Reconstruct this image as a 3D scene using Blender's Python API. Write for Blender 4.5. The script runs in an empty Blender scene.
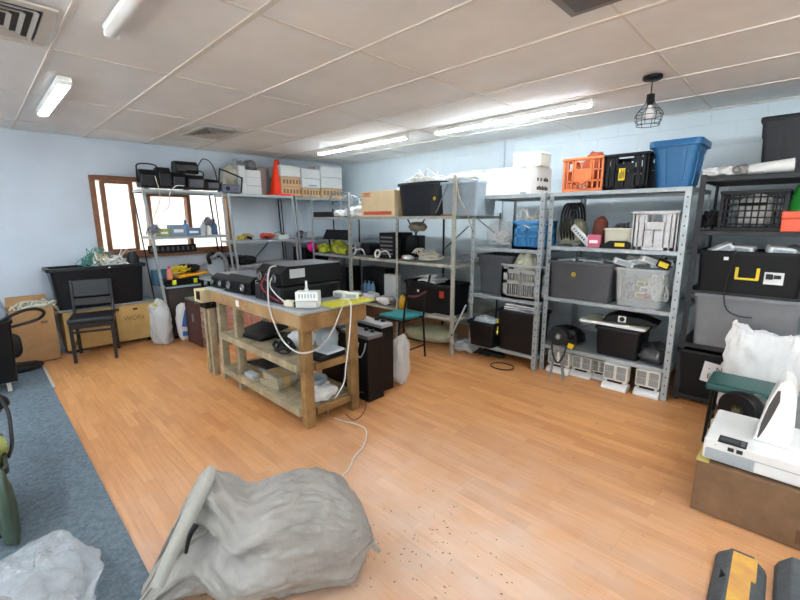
import bpy, math, random
import numpy as np
from mathutils import Vector, Matrix, noise
PI = math.pi
scn = bpy.context.scene
COL = scn.collection
# ------------------------------------------------------------------ camera
FPX, CAMH = 415.5, 1.55
YAW, PITCH, ROLL = (math.radians(a) for a in (134.37, -11.05, -0.25))
_F = Vector((math.cos(PITCH)*math.cos(YAW), math.cos(PITCH)*math.sin(YAW), math.sin(PITCH)))
_r = _F.cross(Vector((0, 0, 1))).normalized()
_u = _r.cross(_F)
_R = _r*math.cos(ROLL) + _u*math.sin(ROLL)
_U = _u*math.cos(ROLL) - _r*math.sin(ROLL)
cam_d = bpy.data.cameras.new('camera')
cam = bpy.data.objects.new('camera', cam_d)
COL.objects.link(cam)
cam_d.sensor_width = 36.0
cam_d.lens = 36.0*FPX/800.0
cam_d.clip_start = 0.02
M4 = Matrix((_R, _U, -_F)).transposed().to_4x4()
M4.translation = Vector((0, 0, CAMH))
cam.matrix_world = M4
scn.camera = cam
# ------------------------------------------------------------------ view, world
vs = scn.view_settings
scn.display_settings.display_device = 'sRGB'
vs.view_transform = 'Standard'
vs.look = 'None'
vs.gamma = 1.0
vs.use_curve_mapping = False
vs.exposure = 2.85
TUBE_POWER = 17.0
DAY = 0.5
world = bpy.data.worlds.new('world')
scn.world = world
world.use_nodes = True
bg = world.node_tree.nodes['Background']
bg.inputs[0].default_value = (0.86, 0.94, 1.0, 1)
bg.inputs[1].default_value = DAY
sun_d = bpy.data.lights.new('sun', 'SUN'); sun_d.energy = 4.5; sun_d.angle = 0.01; sun_d.color = (1.0, 0.96, 0.9)  # added to light the unseen ground whose bounce fills the room
sun = bpy.data.objects.new('sun', sun_d); COL.objects.link(sun)
sun.rotation_euler = Vector((0.0, -math.cos(math.radians(70)), -math.sin(math.radians(70)))).to_track_quat('-Z', 'Y').to_euler()
# ------------------------------------------------------------------ survey of the photograph: pixel -> point on a plane of the room
def _ray(px, py):
    return _R*((px-400)/FPX) - _U*((py-300)/FPX) + _F
_C = Vector((0, 0, CAMH))
def onZ(px, py, z=0.0):
    d = _ray(px, py); return _C + d*((z-CAMH)/d.z)
def onX(px, py, X):
    d = _ray(px, py); return _C + d*(X/d.x)
def onY(px, py, Y):
    d = _ray(px, py); return _C + d*(Y/d.y)
def onD(px, py, t):
    return _C + _ray(px, py)*t
# ------------------------------------------------------------------ materials
def lin(h):
    if not isinstance(h, str): return h
    h = h.lstrip('#')
    out = []
    for i in (0, 2, 4):
        c = int(h[i:i+2], 16)/255
        out.append(c/12.92 if c <= 0.04045 else ((c+0.055)/1.055)**2.4)
    return tuple(out)
_mats = {}
def mat(name, col, rough=0.5, metal=0.0, var=0.0, scale=8.0, bump=0.0, bscale=40.0, spec=0.5, trans=0.0, alpha=1.0, col2=None, coat=0.0):
    if name in _mats: return _mats[name]
    m = bpy.data.materials.new(name); m.use_nodes = True
    nt = m.node_tree; b = nt.nodes['Principled BSDF']
    c = lin(col)
    b.inputs['Base Color'].default_value = (*c, 1)
    b.inputs['Roughness'].default_value = rough
    b.inputs['Metallic'].default_value = metal
    b.inputs['Specular IOR Level'].default_value = spec
    b.inputs['Transmission Weight'].default_value = trans
    b.inputs['Alpha'].default_value = alpha
    b.inputs['Coat Weight'].default_value = coat
    tc = nt.nodes.new('ShaderNodeTexCoord')
    if var > 0 or col2:
        n = nt.nodes.new('ShaderNodeTexNoise'); n.inputs['Scale'].default_value = scale
        n.inputs['Detail'].default_value = 5; n.inputs['Roughness'].default_value = 0.65
        nt.links.new(tc.outputs['Object'], n.inputs['Vector'])
        r = nt.nodes.new('ShaderNodeValToRGB')
        e = r.color_ramp.elements
        e[0].position, e[1].position = 0.33, 0.68
        if col2:
            e[0].color = (*lin(col2), 1); e[1].color = (*c, 1)
        else:
            e[0].color = (*[max(0, x*(1-var)) for x in c], 1); e[1].color = (*[min(1, x*(1+var*0.6)) for x in c], 1)
        nt.links.new(n.outputs['Fac'], r.inputs['Fac'])
        nt.links.new(r.outputs['Color'], b.inputs['Base Color'])
    if bump > 0:
        n2 = nt.nodes.new('ShaderNodeTexNoise'); n2.inputs['Scale'].default_value = bscale
        n2.inputs['Detail'].default_value = 4
        nt.links.new(tc.outputs['Object'], n2.inputs['Vector'])
        bp = nt.nodes.new('ShaderNodeBump'); bp.inputs['Strength'].default_value = bump
        bp.inputs['Distance'].default_value = 0.01
        nt.links.new(n2.outputs['Fac'], bp.inputs['Height'])
        nt.links.new(bp.outputs['Normal'], b.inputs['Normal'])
    _mats[name] = m
    return m
def emit(name, col, strength):
    if name in _mats: return _mats[name]
    m = bpy.data.materials.new(name); m.use_nodes = True
    b = m.node_tree.nodes['Principled BSDF']
    b.inputs['Base Color'].default_value = (*lin(col), 1)
    b.inputs['Emission Color'].default_value = (*lin(col), 1)
    b.inputs['Emission Strength'].default_value = strength
    _mats[name] = m
    return m
def film(name, col, fac, rough=0.15, bump=0.0):
    """thin plastic: partly clear, partly milky, with gloss"""
    if name in _mats: return _mats[name]
    m = bpy.data.materials.new(name); m.use_nodes = True
    nt = m.node_tree; b = nt.nodes['Principled BSDF']; o = nt.nodes['Material Output']
    b.inputs['Base Color'].default_value = (*lin(col), 1); b.inputs['Roughness'].default_value = rough
    t = nt.nodes.new('ShaderNodeBsdfTransparent'); x = nt.nodes.new('ShaderNodeMixShader')
    x.inputs[0].default_value = fac
    nt.links.new(t.outputs[0], x.inputs[1]); nt.links.new(b.outputs[0], x.inputs[2]); nt.links.new(x.outputs[0], o.inputs[0])
    if bump:
        tc = nt.nodes.new('ShaderNodeTexCoord'); n2 = nt.nodes.new('ShaderNodeTexNoise'); n2.inputs['Scale'].default_value = 25
        nt.links.new(tc.outputs['Object'], n2.inputs['Vector'])
        bp = nt.nodes.new('ShaderNodeBump'); bp.inputs['Strength'].default_value = bump; bp.inputs['Distance'].default_value = 0.02
        nt.links.new(n2.outputs['Fac'], bp.inputs['Height']); nt.links.new(bp.outputs['Normal'], b.inputs['Normal'])
    _mats[name] = m
    return m
BLK = mat('black_plastic', '#0e0f11', 0.45, var=0.25, spec=0.3)
BLK2 = mat('black_metal', '#0c0d0f', 0.4, var=0.3, scale=20, spec=0.35)
CHAR = mat('charcoal_plastic', '#202226', 0.5, var=0.2, spec=0.35)
NAVY = mat('navy_black_plastic', '#191d26', 0.5, var=0.3, scale=14, spec=0.35)
GREY = mat('grey_plastic', '#6c6b6e', 0.5, var=0.12)
LGREY = mat('pale_grey_plastic', '#a9b2b6', 0.45, var=0.12)
WHT = mat('white_plastic', '#e9e9e6', 0.4, var=0.05)
WHT2 = mat('white_enamel', '#f0f1ec', 0.35)
CREAM = mat('cream_plastic', '#d6d2bd', 0.5, var=0.1)
WCAB = mat('white_cable_sheath', '#e4e2dc', 0.45)
BCAB = mat('black_cable_sheath', '#121214', 0.45)
GCAB = mat('grey_cable_sheath', '#7b8288', 0.5)
GALV = mat('galvanised_steel', '#a8b0b2', 0.38, metal=0.35, var=0.18, scale=10)
DUSTY = mat('dusty_steel', '#b4b3a6', 0.55, metal=0.15, var=0.25, scale=12)
HOLE = mat('bolt_hole_dark', '#2a2c2e', 0.7)
DSTEEL = mat('dark_painted_steel', '#26272a', 0.45, metal=0.3, var=0.3)
STEEL = mat('bare_steel', '#8d8f90', 0.35, metal=0.8, var=0.2)
CARD = mat('brown_cardboard', '#b48a5c', 0.8, var=0.14, bump=0.1)
CARDT = mat('tan_cardboard', '#c3a27a', 0.8, var=0.12)
CARDD = mat('dark_cardboard', '#806246', 0.8, var=0.2)
CARDL = mat('light_cardboard', '#e6d0a6', 0.8, var=0.08)
WCARD = mat('white_cardboard', '#cfd2d0', 0.75, var=0.08)
TAPE = mat('packing_tape', '#c9a56d', 0.25)
INK = mat('black_ink', '#33302c', 0.8)
REDINK = mat('red_ink', '#cf5a44', 0.7)
PAPER = mat('white_paper', '#ececea', 0.8)
ORANGE = mat('orange_plastic', '#e07a45', 0.5, var=0.18)
CONE = mat('orange_red_rubber', '#fb3b10', 0.45)
REDP = mat('red_plastic', '#c93a26', 0.45, var=0.1)
BLUE = mat('blue_plastic', '#24699c', 0.42, var=0.12)
BLUEC = mat('bright_blue_plastic', '#3f8fca', 0.5, var=0.1)
YEL = mat('yellow_plastic', '#e6c81e', 0.45)
YMAT = mat('yellow_sheet', '#d8d41c', 0.6, var=0.1)
HIVIS = mat('hi_vis_fabric', '#cfd83a', 0.8, col2='#55581f', scale=9, bump=0.6)
PINK = mat('pink_plastic', '#e8188c', 0.4)
TEAL = mat('teal_vinyl', '#1f8f92', 0.45, var=0.1)
GREENV = mat('dark_green_vinyl', '#1d5550', 0.38, var=0.12)
GREENP = mat('green_plastic', '#2f9c3c', 0.5)
WOODP = mat('pine_timber', '#a37e4c', 0.6, col2='#765832', scale=6, bump=0.1)
WOODG = mat('weathered_timber', '#b3a688', 0.7, col2='#85765a', scale=7, bump=0.15)
WOODF = mat('brown_window_wood', '#8a5b3c', 0.5, var=0.25, scale=12)
PLY = mat('crate_plywood', '#d9b774', 0.6, col2='#c39d5b', scale=5, bump=0.05)
LEATH = mat('black_vinyl', '#1b1e24', 0.33, var=0.2)
CHWD = mat('black_painted_wood', '#1e1a1b', 0.4, var=0.2)
MAROON = mat('maroon_leather', '#4a2724', 0.5, var=0.3, scale=14)
SACKW = mat('white_woven_plastic', '#e2e2df', 0.45, var=0.06, bump=0.15, bscale=60)
SACKG = mat('grey_woven_plastic', '#9a958e', 0.36, var=0.2, scale=4, bump=0.2, bscale=90)
CLEAR = film('clear_plastic_film', '#dfe4e6', 0.28, 0.12, 0.5)
MILKY = film('milky_plastic_film', '#e6ebec', 0.55, 0.25, 0.5)
TUBC = film('clear_rigid_plastic', '#eef4f4', 0.25, 0.12)
GLASS = film('window_glass', '#f4fbff', 0.12, 0.03)
# ------------------------------------------------------------------ mesh builder
class MB:
    def __init__(s): s.v = []; s.f = []; s.m = []; s.mi = 0
    def add(s, vs_, fs):
        o = len(s.v); s.v += [tuple(p) for p in vs_]
        for f in fs: s.f.append([o+i for i in f]); s.m.append(s.mi)
        return s
    def bx(s, x0, x1, y0, y1, z0, z1):
        return s.add([(x0,y0,z0),(x1,y0,z0),(x1,y1,z0),(x0,y1,z0),(x0,y0,z1),(x1,y0,z1),(x1,y1,z1),(x0,y1,z1)],
              [(3,2,1,0),(4,5,6,7),(0,1,5,4),(1,2,6,5),(2,3,7,6),(3,0,4,7)])
    def obx(s, c, sz, rot=(0,0,0)):
        """box of size sz centred at c, rotated by Euler rot"""
        from mathutils import Euler
        E = Euler(rot).to_matrix(); c = Vector(c); h = Vector(sz)/2
        P = [c + E @ Vector((a*h.x, b*h.y, d*h.z)) for d in (-1,1) for a,b in ((-1,-1),(1,-1),(1,1),(-1,1))]
        return s.add(P, [(3,2,1,0),(4,5,6,7),(0,1,5,4),(1,2,6,5),(2,3,7,6),(3,0,4,7)])
    def beam(s, p, q, w, t, up=(0,0,1)):
        p = Vector(p); q = Vector(q); d = (q-p).normalized(); up = Vector(up)
        a = d.cross(up)
        if a.length < 1e-4: a = d.cross(Vector((0,1,0)))
        a.normalize(); b = a.cross(d)
        P = [e + a*(i*w/2) + b*(j*t/2) for e in (p,q) for i,j in ((-1,-1),(1,-1),(1,1),(-1,1))]
        return s.add(P, [(0,1,2,3),(7,6,5,4),(0,4,5,1),(1,5,6,2),(2,6,7,3),(3,7,4,0)])
    def ring(s, c, a, b, r, n): return [c + a*(r*math.cos(2*PI*i/n)) + b*(r*math.sin(2*PI*i/n)) for i in range(n)]
    def tube(s, pts, r, n=6, closed=False, r1=None):
        pts = [Vector(p) for p in pts]; N = len(pts); vs_ = []; a = None
        for i, p in enumerate(pts):
            if closed: d = pts[(i+1) % N] - pts[i-1]
            else: d = pts[min(i+1, N-1)] - pts[max(i-1, 0)]
            if d.length < 1e-9: d = Vector((0,0,1))
            d.normalize()
            if a is None: a = d.cross(Vector((0,0,1)) if abs(d.z) < 0.9 else Vector((1,0,0)))
            a = (a - d*a.dot(d))
            if a.length < 1e-6: a = d.cross(Vector((1,0,0.3)))
            a.normalize(); b = d.cross(a)
            rr = r if r1 is None else r + (r1-r)*i/(N-1)
            vs_ += s.ring(p, a, b, rr, n)
        fs = []
        for i in range(N if closed else N-1):
            j = (i+1) % N
            for k in range(n):
                l = (k+1) % n
                fs.append((i*n+k, i*n+l, j*n+l, j*n+k))
        if not closed: fs += [tuple(range(n-1,-1,-1)), tuple(range((N-1)*n, N*n))]
        return s.add(vs_, fs)
    def cyl(s, p, q, r, r1=None, n=14): return s.tube([p, q], r, n, r1=r1)
    def lathe(s, prof, n=24, c=(0,0,0), axis='z', close=False):
        vs_ = []
        for r, z in prof:
            for i in range(n):
                a = 2*PI*i/n; x, y = r*math.cos(a), r*math.sin(a)
                if axis == 'z': p = (x, y, z)
                elif axis == 'y': p = (x, z, y)
                else: p = (z, x, y)
                vs_.append((p[0]+c[0], p[1]+c[1], p[2]+c[2]))
        fs = []
        P = len(prof)
        for i in range(P-1 if not close else P):
            j = (i+1) % P
            for k in range(n):
                l = (k+1) % n; fs.append((i*n+k, i*n+l, j*n+l, j*n+k))
        if not close:
            if prof[0][0] > 1e-6: fs.append(tuple(range(n-1,-1,-1)))
            if prof[-1][0] > 1e-6: fs.append(tuple(range((P-1)*n, P*n)))
        return s.add(vs_, fs)
    def prism(s, poly, y0, y1, axis='y'):
        n = len(poly)
        def P(a, b, d): return (a, d, b) if axis == 'y' else ((d, a, b) if axis == 'x' else (a, b, d))
        vs_ = [P(a, b, y0) for a, b in poly] + [P(a, b, y1) for a, b in poly]
        fs = [tuple(range(n-1,-1,-1)), tuple(range(n, 2*n))] + [(i, (i+1) % n, n+(i+1) % n, n+i) for i in range(n)]
        return s.add(vs_, fs)
    def blob(s, c, rad, seed=0, amp=0.15, freq=1.6, n=22, floor=None, power=1.0, ridge=0.0):
        m = n//2+1; vs_ = []; off = Vector((seed*7.3, seed*3.1, seed*1.7))
        def sg(x): return math.copysign(abs(x)**power, x)
        for i in range(m+1):
            t = PI*i/m
            for k in range(n):
                a = 2*PI*k/n
                d = Vector((sg(math.sin(t))*sg(math.cos(a)), sg(math.sin(t))*sg(math.sin(a)), sg(math.cos(t))))
                q = d*freq + off
                w = 1 + amp*(noise.noise(q) + 0.5*noise.noise(q*2.3) + 0.3*noise.noise(q*5.1))
                if ridge: w += ridge*(0.5-abs(noise.noise(q*2.7)) - 0.5*abs(noise.noise(q*6.0)))
                z = c[2]+d.z*rad[2]*w
                if floor is not None: z = max(z, floor)
                vs_.append((c[0]+d.x*rad[0]*w, c[1]+d.y*rad[1]*w, z))
        fs = []
        for i in range(m):
            for k in range(n):
                l = (k+1) % n
                fs.append((i*n+k, (i+1)*n+k, (i+1)*n+l, i*n+l))
        return s.add(vs_, fs)
    def build(s, name, mats, parent=None, smooth=False, bevel=0.0, seg=1, loc=None, rz=0.0, angle=40):
        me = bpy.data.meshes.new(name)
        me.from_pydata(s.v, [], s.f)
        if not isinstance(mats, (list, tuple)): mats = [mats]
        for m in mats: me.materials.append(m)
        if len(mats) > 1: me.polygons.foreach_set('material_index', s.m)
        me.validate(); me.update()
        import bmesh
        b = bmesh.new(); b.from_mesh(me)
        bmesh.ops.remove_doubles(b, verts=b.verts, dist=1e-6)
        bmesh.ops.recalc_face_normals(b, faces=b.faces); b.to_mesh(me); b.free()
        if smooth:
            me.shade_smooth()
            if smooth == 'auto': me.set_sharp_from_angle(angle=math.radians(angle))
        o = bpy.data.objects.new(name, me); COL.objects.link(o)
        if parent: o.parent = parent
        if loc is not None: o.location = loc
        if rz: o.rotation_euler = (0, 0, rz)
        if bevel:
            bv = o.modifiers.new('Bevel', 'BEVEL'); bv.width = bevel; bv.segments = seg; bv.limit_method = 'ANGLE'
        return o
def spline(P, k=8, closed=False):
    P = [Vector(p) for p in P]; n = len(P); out = []
    rng = range(n if closed else n-1)
    for i in rng:
        if closed: a, b, c, d = P[i-1], P[i], P[(i+1) % n], P[(i+2) % n]
        else: a, b, c, d = P[max(i-1,0)], P[i], P[i+1], P[min(i+2,n-1)]
        for j in range(k):
            t = j/k
            out.append(0.5*((2*b) + (c-a)*t + (2*a-5*b+4*c-d)*t*t + (3*b-a-3*c+d)*t**3))
    if not closed: out.append(P[-1])
    return out
# ------------------------------------------------------------------ things
def tag(o, label, cat, group=None, kind=None):
    o['label'] = label; o['category'] = cat
    if group: o['group'] = group
    if kind: o['kind'] = kind
    return o
def thing(name, label, cat, loc=(0,0,0), rz=0.0, group=None):
    o = bpy.data.objects.new(name, None); COL.objects.link(o)
    o.empty_display_size = 0.05
    o.location = loc; o.rotation_euler = (0, 0, rz)
    return tag(o, label, cat, group)
def struct(o): o['kind'] = 'structure'; return o
def sticker_label(o, s): o['label'] = s; return o
class S:   # a seat for an item: front-bottom-centre, width, height, facing
    def __init__(s, loc, w, h, rz): s.loc = Vector(loc); s.w = w; s.h = h; s.rz = rz
def seatR(px0, px1, py, zb, Y, turn=0.0):
    pm = py
    a = onY(px0, pm, Y); b = onY(px1, pm, Y); t = onY((px0+px1)/2, py, Y)
    return S(((a.x+b.x)/2, Y, zb+0.002), b.x-a.x, t.z-zb-0.002, turn)
def seatL(px0, px1, py, zb, X, turn=0.0):
    a = onX(px0, py, X); b = onX(px1, py, X); t = onX((px0+px1)/2, py, X)
    return S((X, (a.y+b.y)/2, zb+0.002), b.y-a.y, t.z-zb-0.002, PI/2+turn)
def text_part(s, size, m, parent, loc, rot, name='lettering', bold=0.0):
    cu = bpy.data.curves.new('t', 'FONT'); cu.body = s; cu.size = size; cu.extrude = 0.0006; cu.offset = bold
    cu.align_x = 'CENTER'; cu.align_y = 'CENTER'; cu.resolution_u = 2
    t = bpy.data.objects.new('t', cu)
    me = bpy.data.meshes.new_from_object(t)
    bpy.data.objects.remove(t); bpy.data.curves.remove(cu)
    me.materials.clear(); me.materials.append(m)
    o = bpy.data.objects.new(name, me); COL.objects.link(o); o.parent = parent
    o.location = loc; o.rotation_euler = rot
    return o
# ================================================================== the room
XW, YW, ZC = -6.36, 4.95, 2.527      # window wall, block wall, ceiling
XE, YS = 2.4, -2.6                   # the two walls behind the photographer
WY0, WY1, WZ0, WZ1 = 1.10, 2.82, 1.10, 2.09   # window opening
def wall_paint(name, c, blocks):
    m = bpy.data.materials.new(name); m.use_nodes = True
    nt = m.node_tree; b = nt.nodes['Principled BSDF']; L = nt.links.new
    b.inputs['Roughness'].default_value = 0.55
    tc = nt.nodes.new('ShaderNodeTexCoord')
    n = nt.nodes.new('ShaderNodeTexNoise'); n.inputs['Scale'].default_value = 2.2; n.inputs['Detail'].default_value = 6
    L(tc.outputs['Object'], n.inputs['Vector'])
    r = nt.nodes.new('ShaderNodeValToRGB'); e = r.color_ramp.elements
    c = lin(c); e[0].position = 0.3; e[1].position = 0.7
    e[0].color = (*[x*0.93 for x in c], 1); e[1].color = (*[min(1, x*1.03) for x in c], 1)
    L(n.outputs['Fac'], r.inputs['Fac']); L(r.outputs['Color'], b.inputs['Base Color'])
    bp = nt.nodes.new('ShaderNodeBump'); bp.inputs['Distance'].default_value = 0.006; bp.inputs['Strength'].default_value = 0.5
    n2 = nt.nodes.new('ShaderNodeTexNoise'); n2.inputs['Scale'].default_value = 60
    L(tc.outputs['Object'], n2.inputs['Vector'])
    if blocks:
        mp = nt.nodes.new('ShaderNodeMapping'); mp.inputs['Rotation'].default_value = (PI/2, 0, 0)
        L(tc.outputs['Object'], mp.inputs['Vector'])
        k = nt.nodes.new('ShaderNodeTexBrick')
        k.inputs['Scale'].default_value = 1.0; k.inputs['Mortar Size'].default_value = 0.006; k.inputs['Mortar Smooth'].default_value = 0.6
        k.inputs['Brick Width'].default_value = 0.40; k.inputs['Row Height'].default_value = 0.2
        k.inputs['Color1'].default_value = (1,1,1,1); k.inputs['Color2'].default_value = (0.96,0.96,0.96,1); k.inputs['Mortar'].default_value = (0.2,0.2,0.2,1)
        L(mp.outputs['Vector'], k.inputs['Vector'])
        a = nt.nodes.new('ShaderNodeMath'); a.operation = 'MULTIPLY_ADD'; a.inputs[1].default_value = 0.25
        L(n2.outputs['Fac'], a.inputs[0]); L(k.outputs['Color'], a.inputs[2]); L(a.outputs[0], bp.inputs['Height'])
    else:
        bp.inputs['Strength'].default_value = 0.15; L(n2.outputs['Fac'], bp.inputs['Height'])
    L(bp.outputs['Normal'], b.inputs['Normal'])
    return m
PAINTL = wall_paint('pale_blue_wall_paint', '#cbd5de', False)
PAINTB = wall_paint('painted_block_wall', '#cbd8dd', True)
def floor_mat():
    m = bpy.data.materials.new('strip_laminate'); m.use_nodes = True
    nt = m.node_tree; b = nt.nodes['Principled BSDF']; L = nt.links.new
    tc = nt.nodes.new('ShaderNodeTexCoord')
    def brick(w, h, c1, c2, mo, ms):
        k = nt.nodes.new('ShaderNodeTexBrick'); k.inputs['Scale'].default_value = 1
        k.inputs['Brick Width'].default_value = w; k.inputs['Row Height'].default_value = h
        k.inputs['Color1'].default_value = (*lin(c1), 1); k.inputs['Color2'].default_value = (*lin(c2), 1)
        k.inputs['Mortar'].default_value = (*lin(mo), 1); k.inputs['Mortar Size'].default_value = ms; k.offset = 0.37; k.inputs['Bias'].default_value = -0.1
        L(tc.outputs['Object'], k.inputs['Vector']); return k
    k1 = brick(0.42, 0.065, '#e2a66c', '#cf8f55', '#cb8a52', 0.0008)
    k2 = brick(1.29, 0.195, '#ffffff', '#f8f2ea', '#e6d6c4', 0.001)
    mp = nt.nodes.new('ShaderNodeMapping'); mp.inputs['Scale'].default_value = (2.5, 38, 1)
    L(tc.outputs['Object'], mp.inputs['Vector'])
    n = nt.nodes.new('ShaderNodeTexNoise'); n.inputs['Scale'].default_value = 1.6; n.inputs['Detail'].default_value = 6
    L(mp.outputs['Vector'], n.inputs['Vector'])
    r = nt.nodes.new('ShaderNodeValToRGB'); e = r.color_ramp.elements
    e[0].position = 0.3; e[0].color = (0.86, 0.80, 0.75, 1); e[1].position = 0.6; e[1].color = (1, 1, 1, 1)
    L(n.outputs['Fac'], r.inputs['Fac'])
    def mul(a, c):
        x = nt.nodes.new('ShaderNodeMix'); x.data_type = 'RGBA'; x.blend_type = 'MULTIPLY'; x.inputs[0].default_value = 1
        L(a, x.inputs[6]); L(c, x.inputs[7]); return x.outputs[2]
    c = mul(mul(k1.outputs['Color'], k2.outputs['Color']), r.outputs['Color'])
    # worn, dirty scuffs
    n3 = nt.nodes.new('ShaderNodeTexNoise'); n3.inputs['Scale'].default_value = 34; n3.inputs['Detail'].default_value = 3
    L(tc.outputs['Object'], n3.inputs['Vector'])
    r3 = nt.nodes.new('ShaderNodeValToRGB'); e = r3.color_ramp.elements
    e[0].position = 0.24; e[0].color = (0.45, 0.36, 0.3, 1); e[1].position = 0.30; e[1].color = (1, 1, 1, 1)
    L(n3.outputs['Fac'], r3.inputs['Fac'])
    c = mul(c, r3.outputs['Color'])
    # pale floor sheen painted into the colour, over dusty, worn boards
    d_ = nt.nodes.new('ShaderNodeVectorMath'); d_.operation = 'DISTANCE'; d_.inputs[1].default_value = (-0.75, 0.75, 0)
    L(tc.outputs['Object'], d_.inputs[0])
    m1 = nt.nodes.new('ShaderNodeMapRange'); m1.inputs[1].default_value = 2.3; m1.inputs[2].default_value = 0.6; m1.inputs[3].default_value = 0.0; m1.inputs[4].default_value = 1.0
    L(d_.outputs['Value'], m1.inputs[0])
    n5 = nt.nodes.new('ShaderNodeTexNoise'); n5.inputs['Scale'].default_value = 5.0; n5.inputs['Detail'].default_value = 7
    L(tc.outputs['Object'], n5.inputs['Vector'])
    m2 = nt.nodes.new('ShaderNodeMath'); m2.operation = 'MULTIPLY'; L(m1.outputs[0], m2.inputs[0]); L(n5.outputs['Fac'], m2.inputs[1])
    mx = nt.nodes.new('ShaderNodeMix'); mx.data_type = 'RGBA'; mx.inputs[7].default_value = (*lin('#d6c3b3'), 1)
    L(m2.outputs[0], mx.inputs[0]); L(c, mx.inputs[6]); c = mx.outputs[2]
    L(c, b.inputs['Base Color'])
    n4 = nt.nodes.new('ShaderNodeTexNoise'); n4.inputs['Scale'].default_value = 3.0; n4.inputs['Detail'].default_value = 5
    L(tc.outputs['Object'], n4.inputs['Vector'])
    mr = nt.nodes.new('ShaderNodeMapRange'); mr.inputs[3].default_value = 0.22; mr.inputs[4].default_value = 0.42
    L(n4.outputs['Fac'], mr.inputs[0]); L(mr.outputs[0], b.inputs['Roughness'])
    b.inputs['Specular IOR Level'].default_value = 0.55
    bp = nt.nodes.new('ShaderNodeBump'); bp.inputs['Strength'].default_value = 0.12; bp.inputs['Distance'].default_value = 0.002
    L(k2.outputs['Fac'], bp.inputs['Height']); bp.invert = True; L(bp.outputs['Normal'], b.inputs['Normal'])
    return m
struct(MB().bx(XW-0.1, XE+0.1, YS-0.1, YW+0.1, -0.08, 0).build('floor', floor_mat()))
CEILM = mat('ceiling_panel', '#f3f3f1', 0.85, var=0.07, scale=1.3, bump=0.08, bscale=50)
struct(MB().bx(XW-0.1, XE+0.1, YS-0.1, YW+0.1, ZC, ZC+0.08).build('ceiling', CEILM))
w = MB()
w.bx(XW-0.12, XW, YS, WY0, 0, ZC); w.bx(XW-0.12, XW, WY1, YW, 0, ZC)
w.bx(XW-0.12, XW, WY0, WY1, 0, WZ0); w.bx(XW-0.12, XW, WY0, WY1, WZ1, ZC)
struct(w.build('wall_left', PAINTL))
struct(MB().bx(XW, XE, YW, YW+0.12, 0, ZC).build('wall_back', PAINTB))
struct(MB().bx(XE, XE+0.12, YS, YW, 0, ZC).build('wall_right', PAINTB))
DX0, DX1, DZ = -2.0, 2.0, 2.25       # unseen door opening behind the camera, added for fill light
w = MB(); w.bx(XW, DX0, YS-0.12, YS, 0, ZC); w.bx(DX1, XE, YS-0.12, YS, 0, ZC); w.bx(DX0, DX1, YS-0.12, YS, DZ, ZC)
struct(w.build('wall_front', PAINTL))
dr = MB(); dr.bx(DX0, DX0+0.06, YS-0.11, YS+0.02, 0.001, DZ-0.001); dr.bx(DX1-0.06, DX1, YS-0.11, YS+0.02, 0.001, DZ-0.001); dr.bx(DX0+0.06, DX1-0.06, YS-0.11, YS+0.02, DZ-0.06, DZ-0.001)
struct(dr.build('fill_door_1', mat('fill_door_steel', '#8f979c', 0.5, metal=0.4)))
struct(MB().bx(-9, 9, YS-14, YS-0.13, -0.1, -0.02).build('ground_bounce', mat('concrete', '#b5b0a8', 0.9, var=0.1)))  # added sunlit ground, bounces light in through the opening
# ceiling grid
g = MB()
for k in range(7):
    x = -5.79 + 1.247*k
    g.bx(x-0.008, x+0.008, YS+0.01, YW-0.005, ZC-0.004, ZC-0.0003)
for k in range(12):
    y = -2.06 + 0.635*k
    wd = 0.015 if k % 2 else 0.009
    g.bx(XW+0.005, XE-0.01, y-wd, y+wd, ZC-0.007, ZC-0.0003)
TBAR = mat('ceiling_bar_white', '#e3ded6', 0.6)
struct(g.build('trim_1', TBAR))
struct(MB().bx(-2.96, -2.94, YW-0.03, YW-0.002, 0, ZC-0.005).build('trim_2', PAINTL))
# carpet on the left and its metal edge
CARP = mat('blue_grey_carpet', '#7a8993', 0.95, col2='#586670', scale=42, bump=0.5, bscale=180)
tag(MB().bx(XW+0.01, XE-0.05, YS+0.05, 0.345, 0.001, 0.012).build('carpet', CARP), 'blue grey carpet laid beside the orange wood floor', 'carpet')
tag(MB().bx(-5.95, -4.9, 0.347, 0.365, 0.001, 0.013).build('carpet_edge_strip', mat('white_strip', '#d8d4cc', 0.4)), 'short white edge strip where carpet meets wood floor', 'edge strip')
# window
wn = MB(); X0, X1 = XW-0.115, XW+0.03
t = 0.055
wn.bx(X0, X1, WY0, WY0+t, WZ0, WZ1); wn.bx(X0, X1, WY1-t, WY1, WZ0, WZ1)
wn.bx(X0, X1, WY0+t, WY1-t, WZ0, WZ0+t); wn.bx(X0, X1, WY0+t, WY1-t, WZ1-t, WZ1)
ym1, ym2 = 1.72, 2.22
for y in (ym1, ym2): wn.bx(X0+0.02, X1-0.005, y-0.025, y+0.025, WZ0+t, WZ1-t)
wn.bx(X0+0.02, X1-0.005, ym1+0.025, ym2-0.025, 1.86, 1.90)
win = struct(wn.build('window_1', WOODF, bevel=0.003))
sa = MB(); a0, a1 = WY0+0.105, 1.56
sx0, sx1 = XW-0.03, XW+0.012
sa.bx(sx0, sx1, a0, a0+0.05, WZ0+t+0.004, WZ1-t-0.004); sa.bx(sx0, sx1, a1-0.045, a1, WZ0+t+0.004, WZ1-t-0.004)
sa.bx(sx0, sx1, a0+0.05, a1-0.045, WZ0+t+0.004, WZ0+t+0.03); sa.bx(sx0, sx1, a0+0.05, a1-0.045, WZ1-t-0.035, WZ1-t-0.004)
struct(sa.build('window_sash', WOODF, win, bevel=0.002))
struct(MB().bx(XW-0.075, XW-0.071, WY0+t, WY1-t, WZ0+t, WZ1-t).build('window_glass', GLASS, win))
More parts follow.
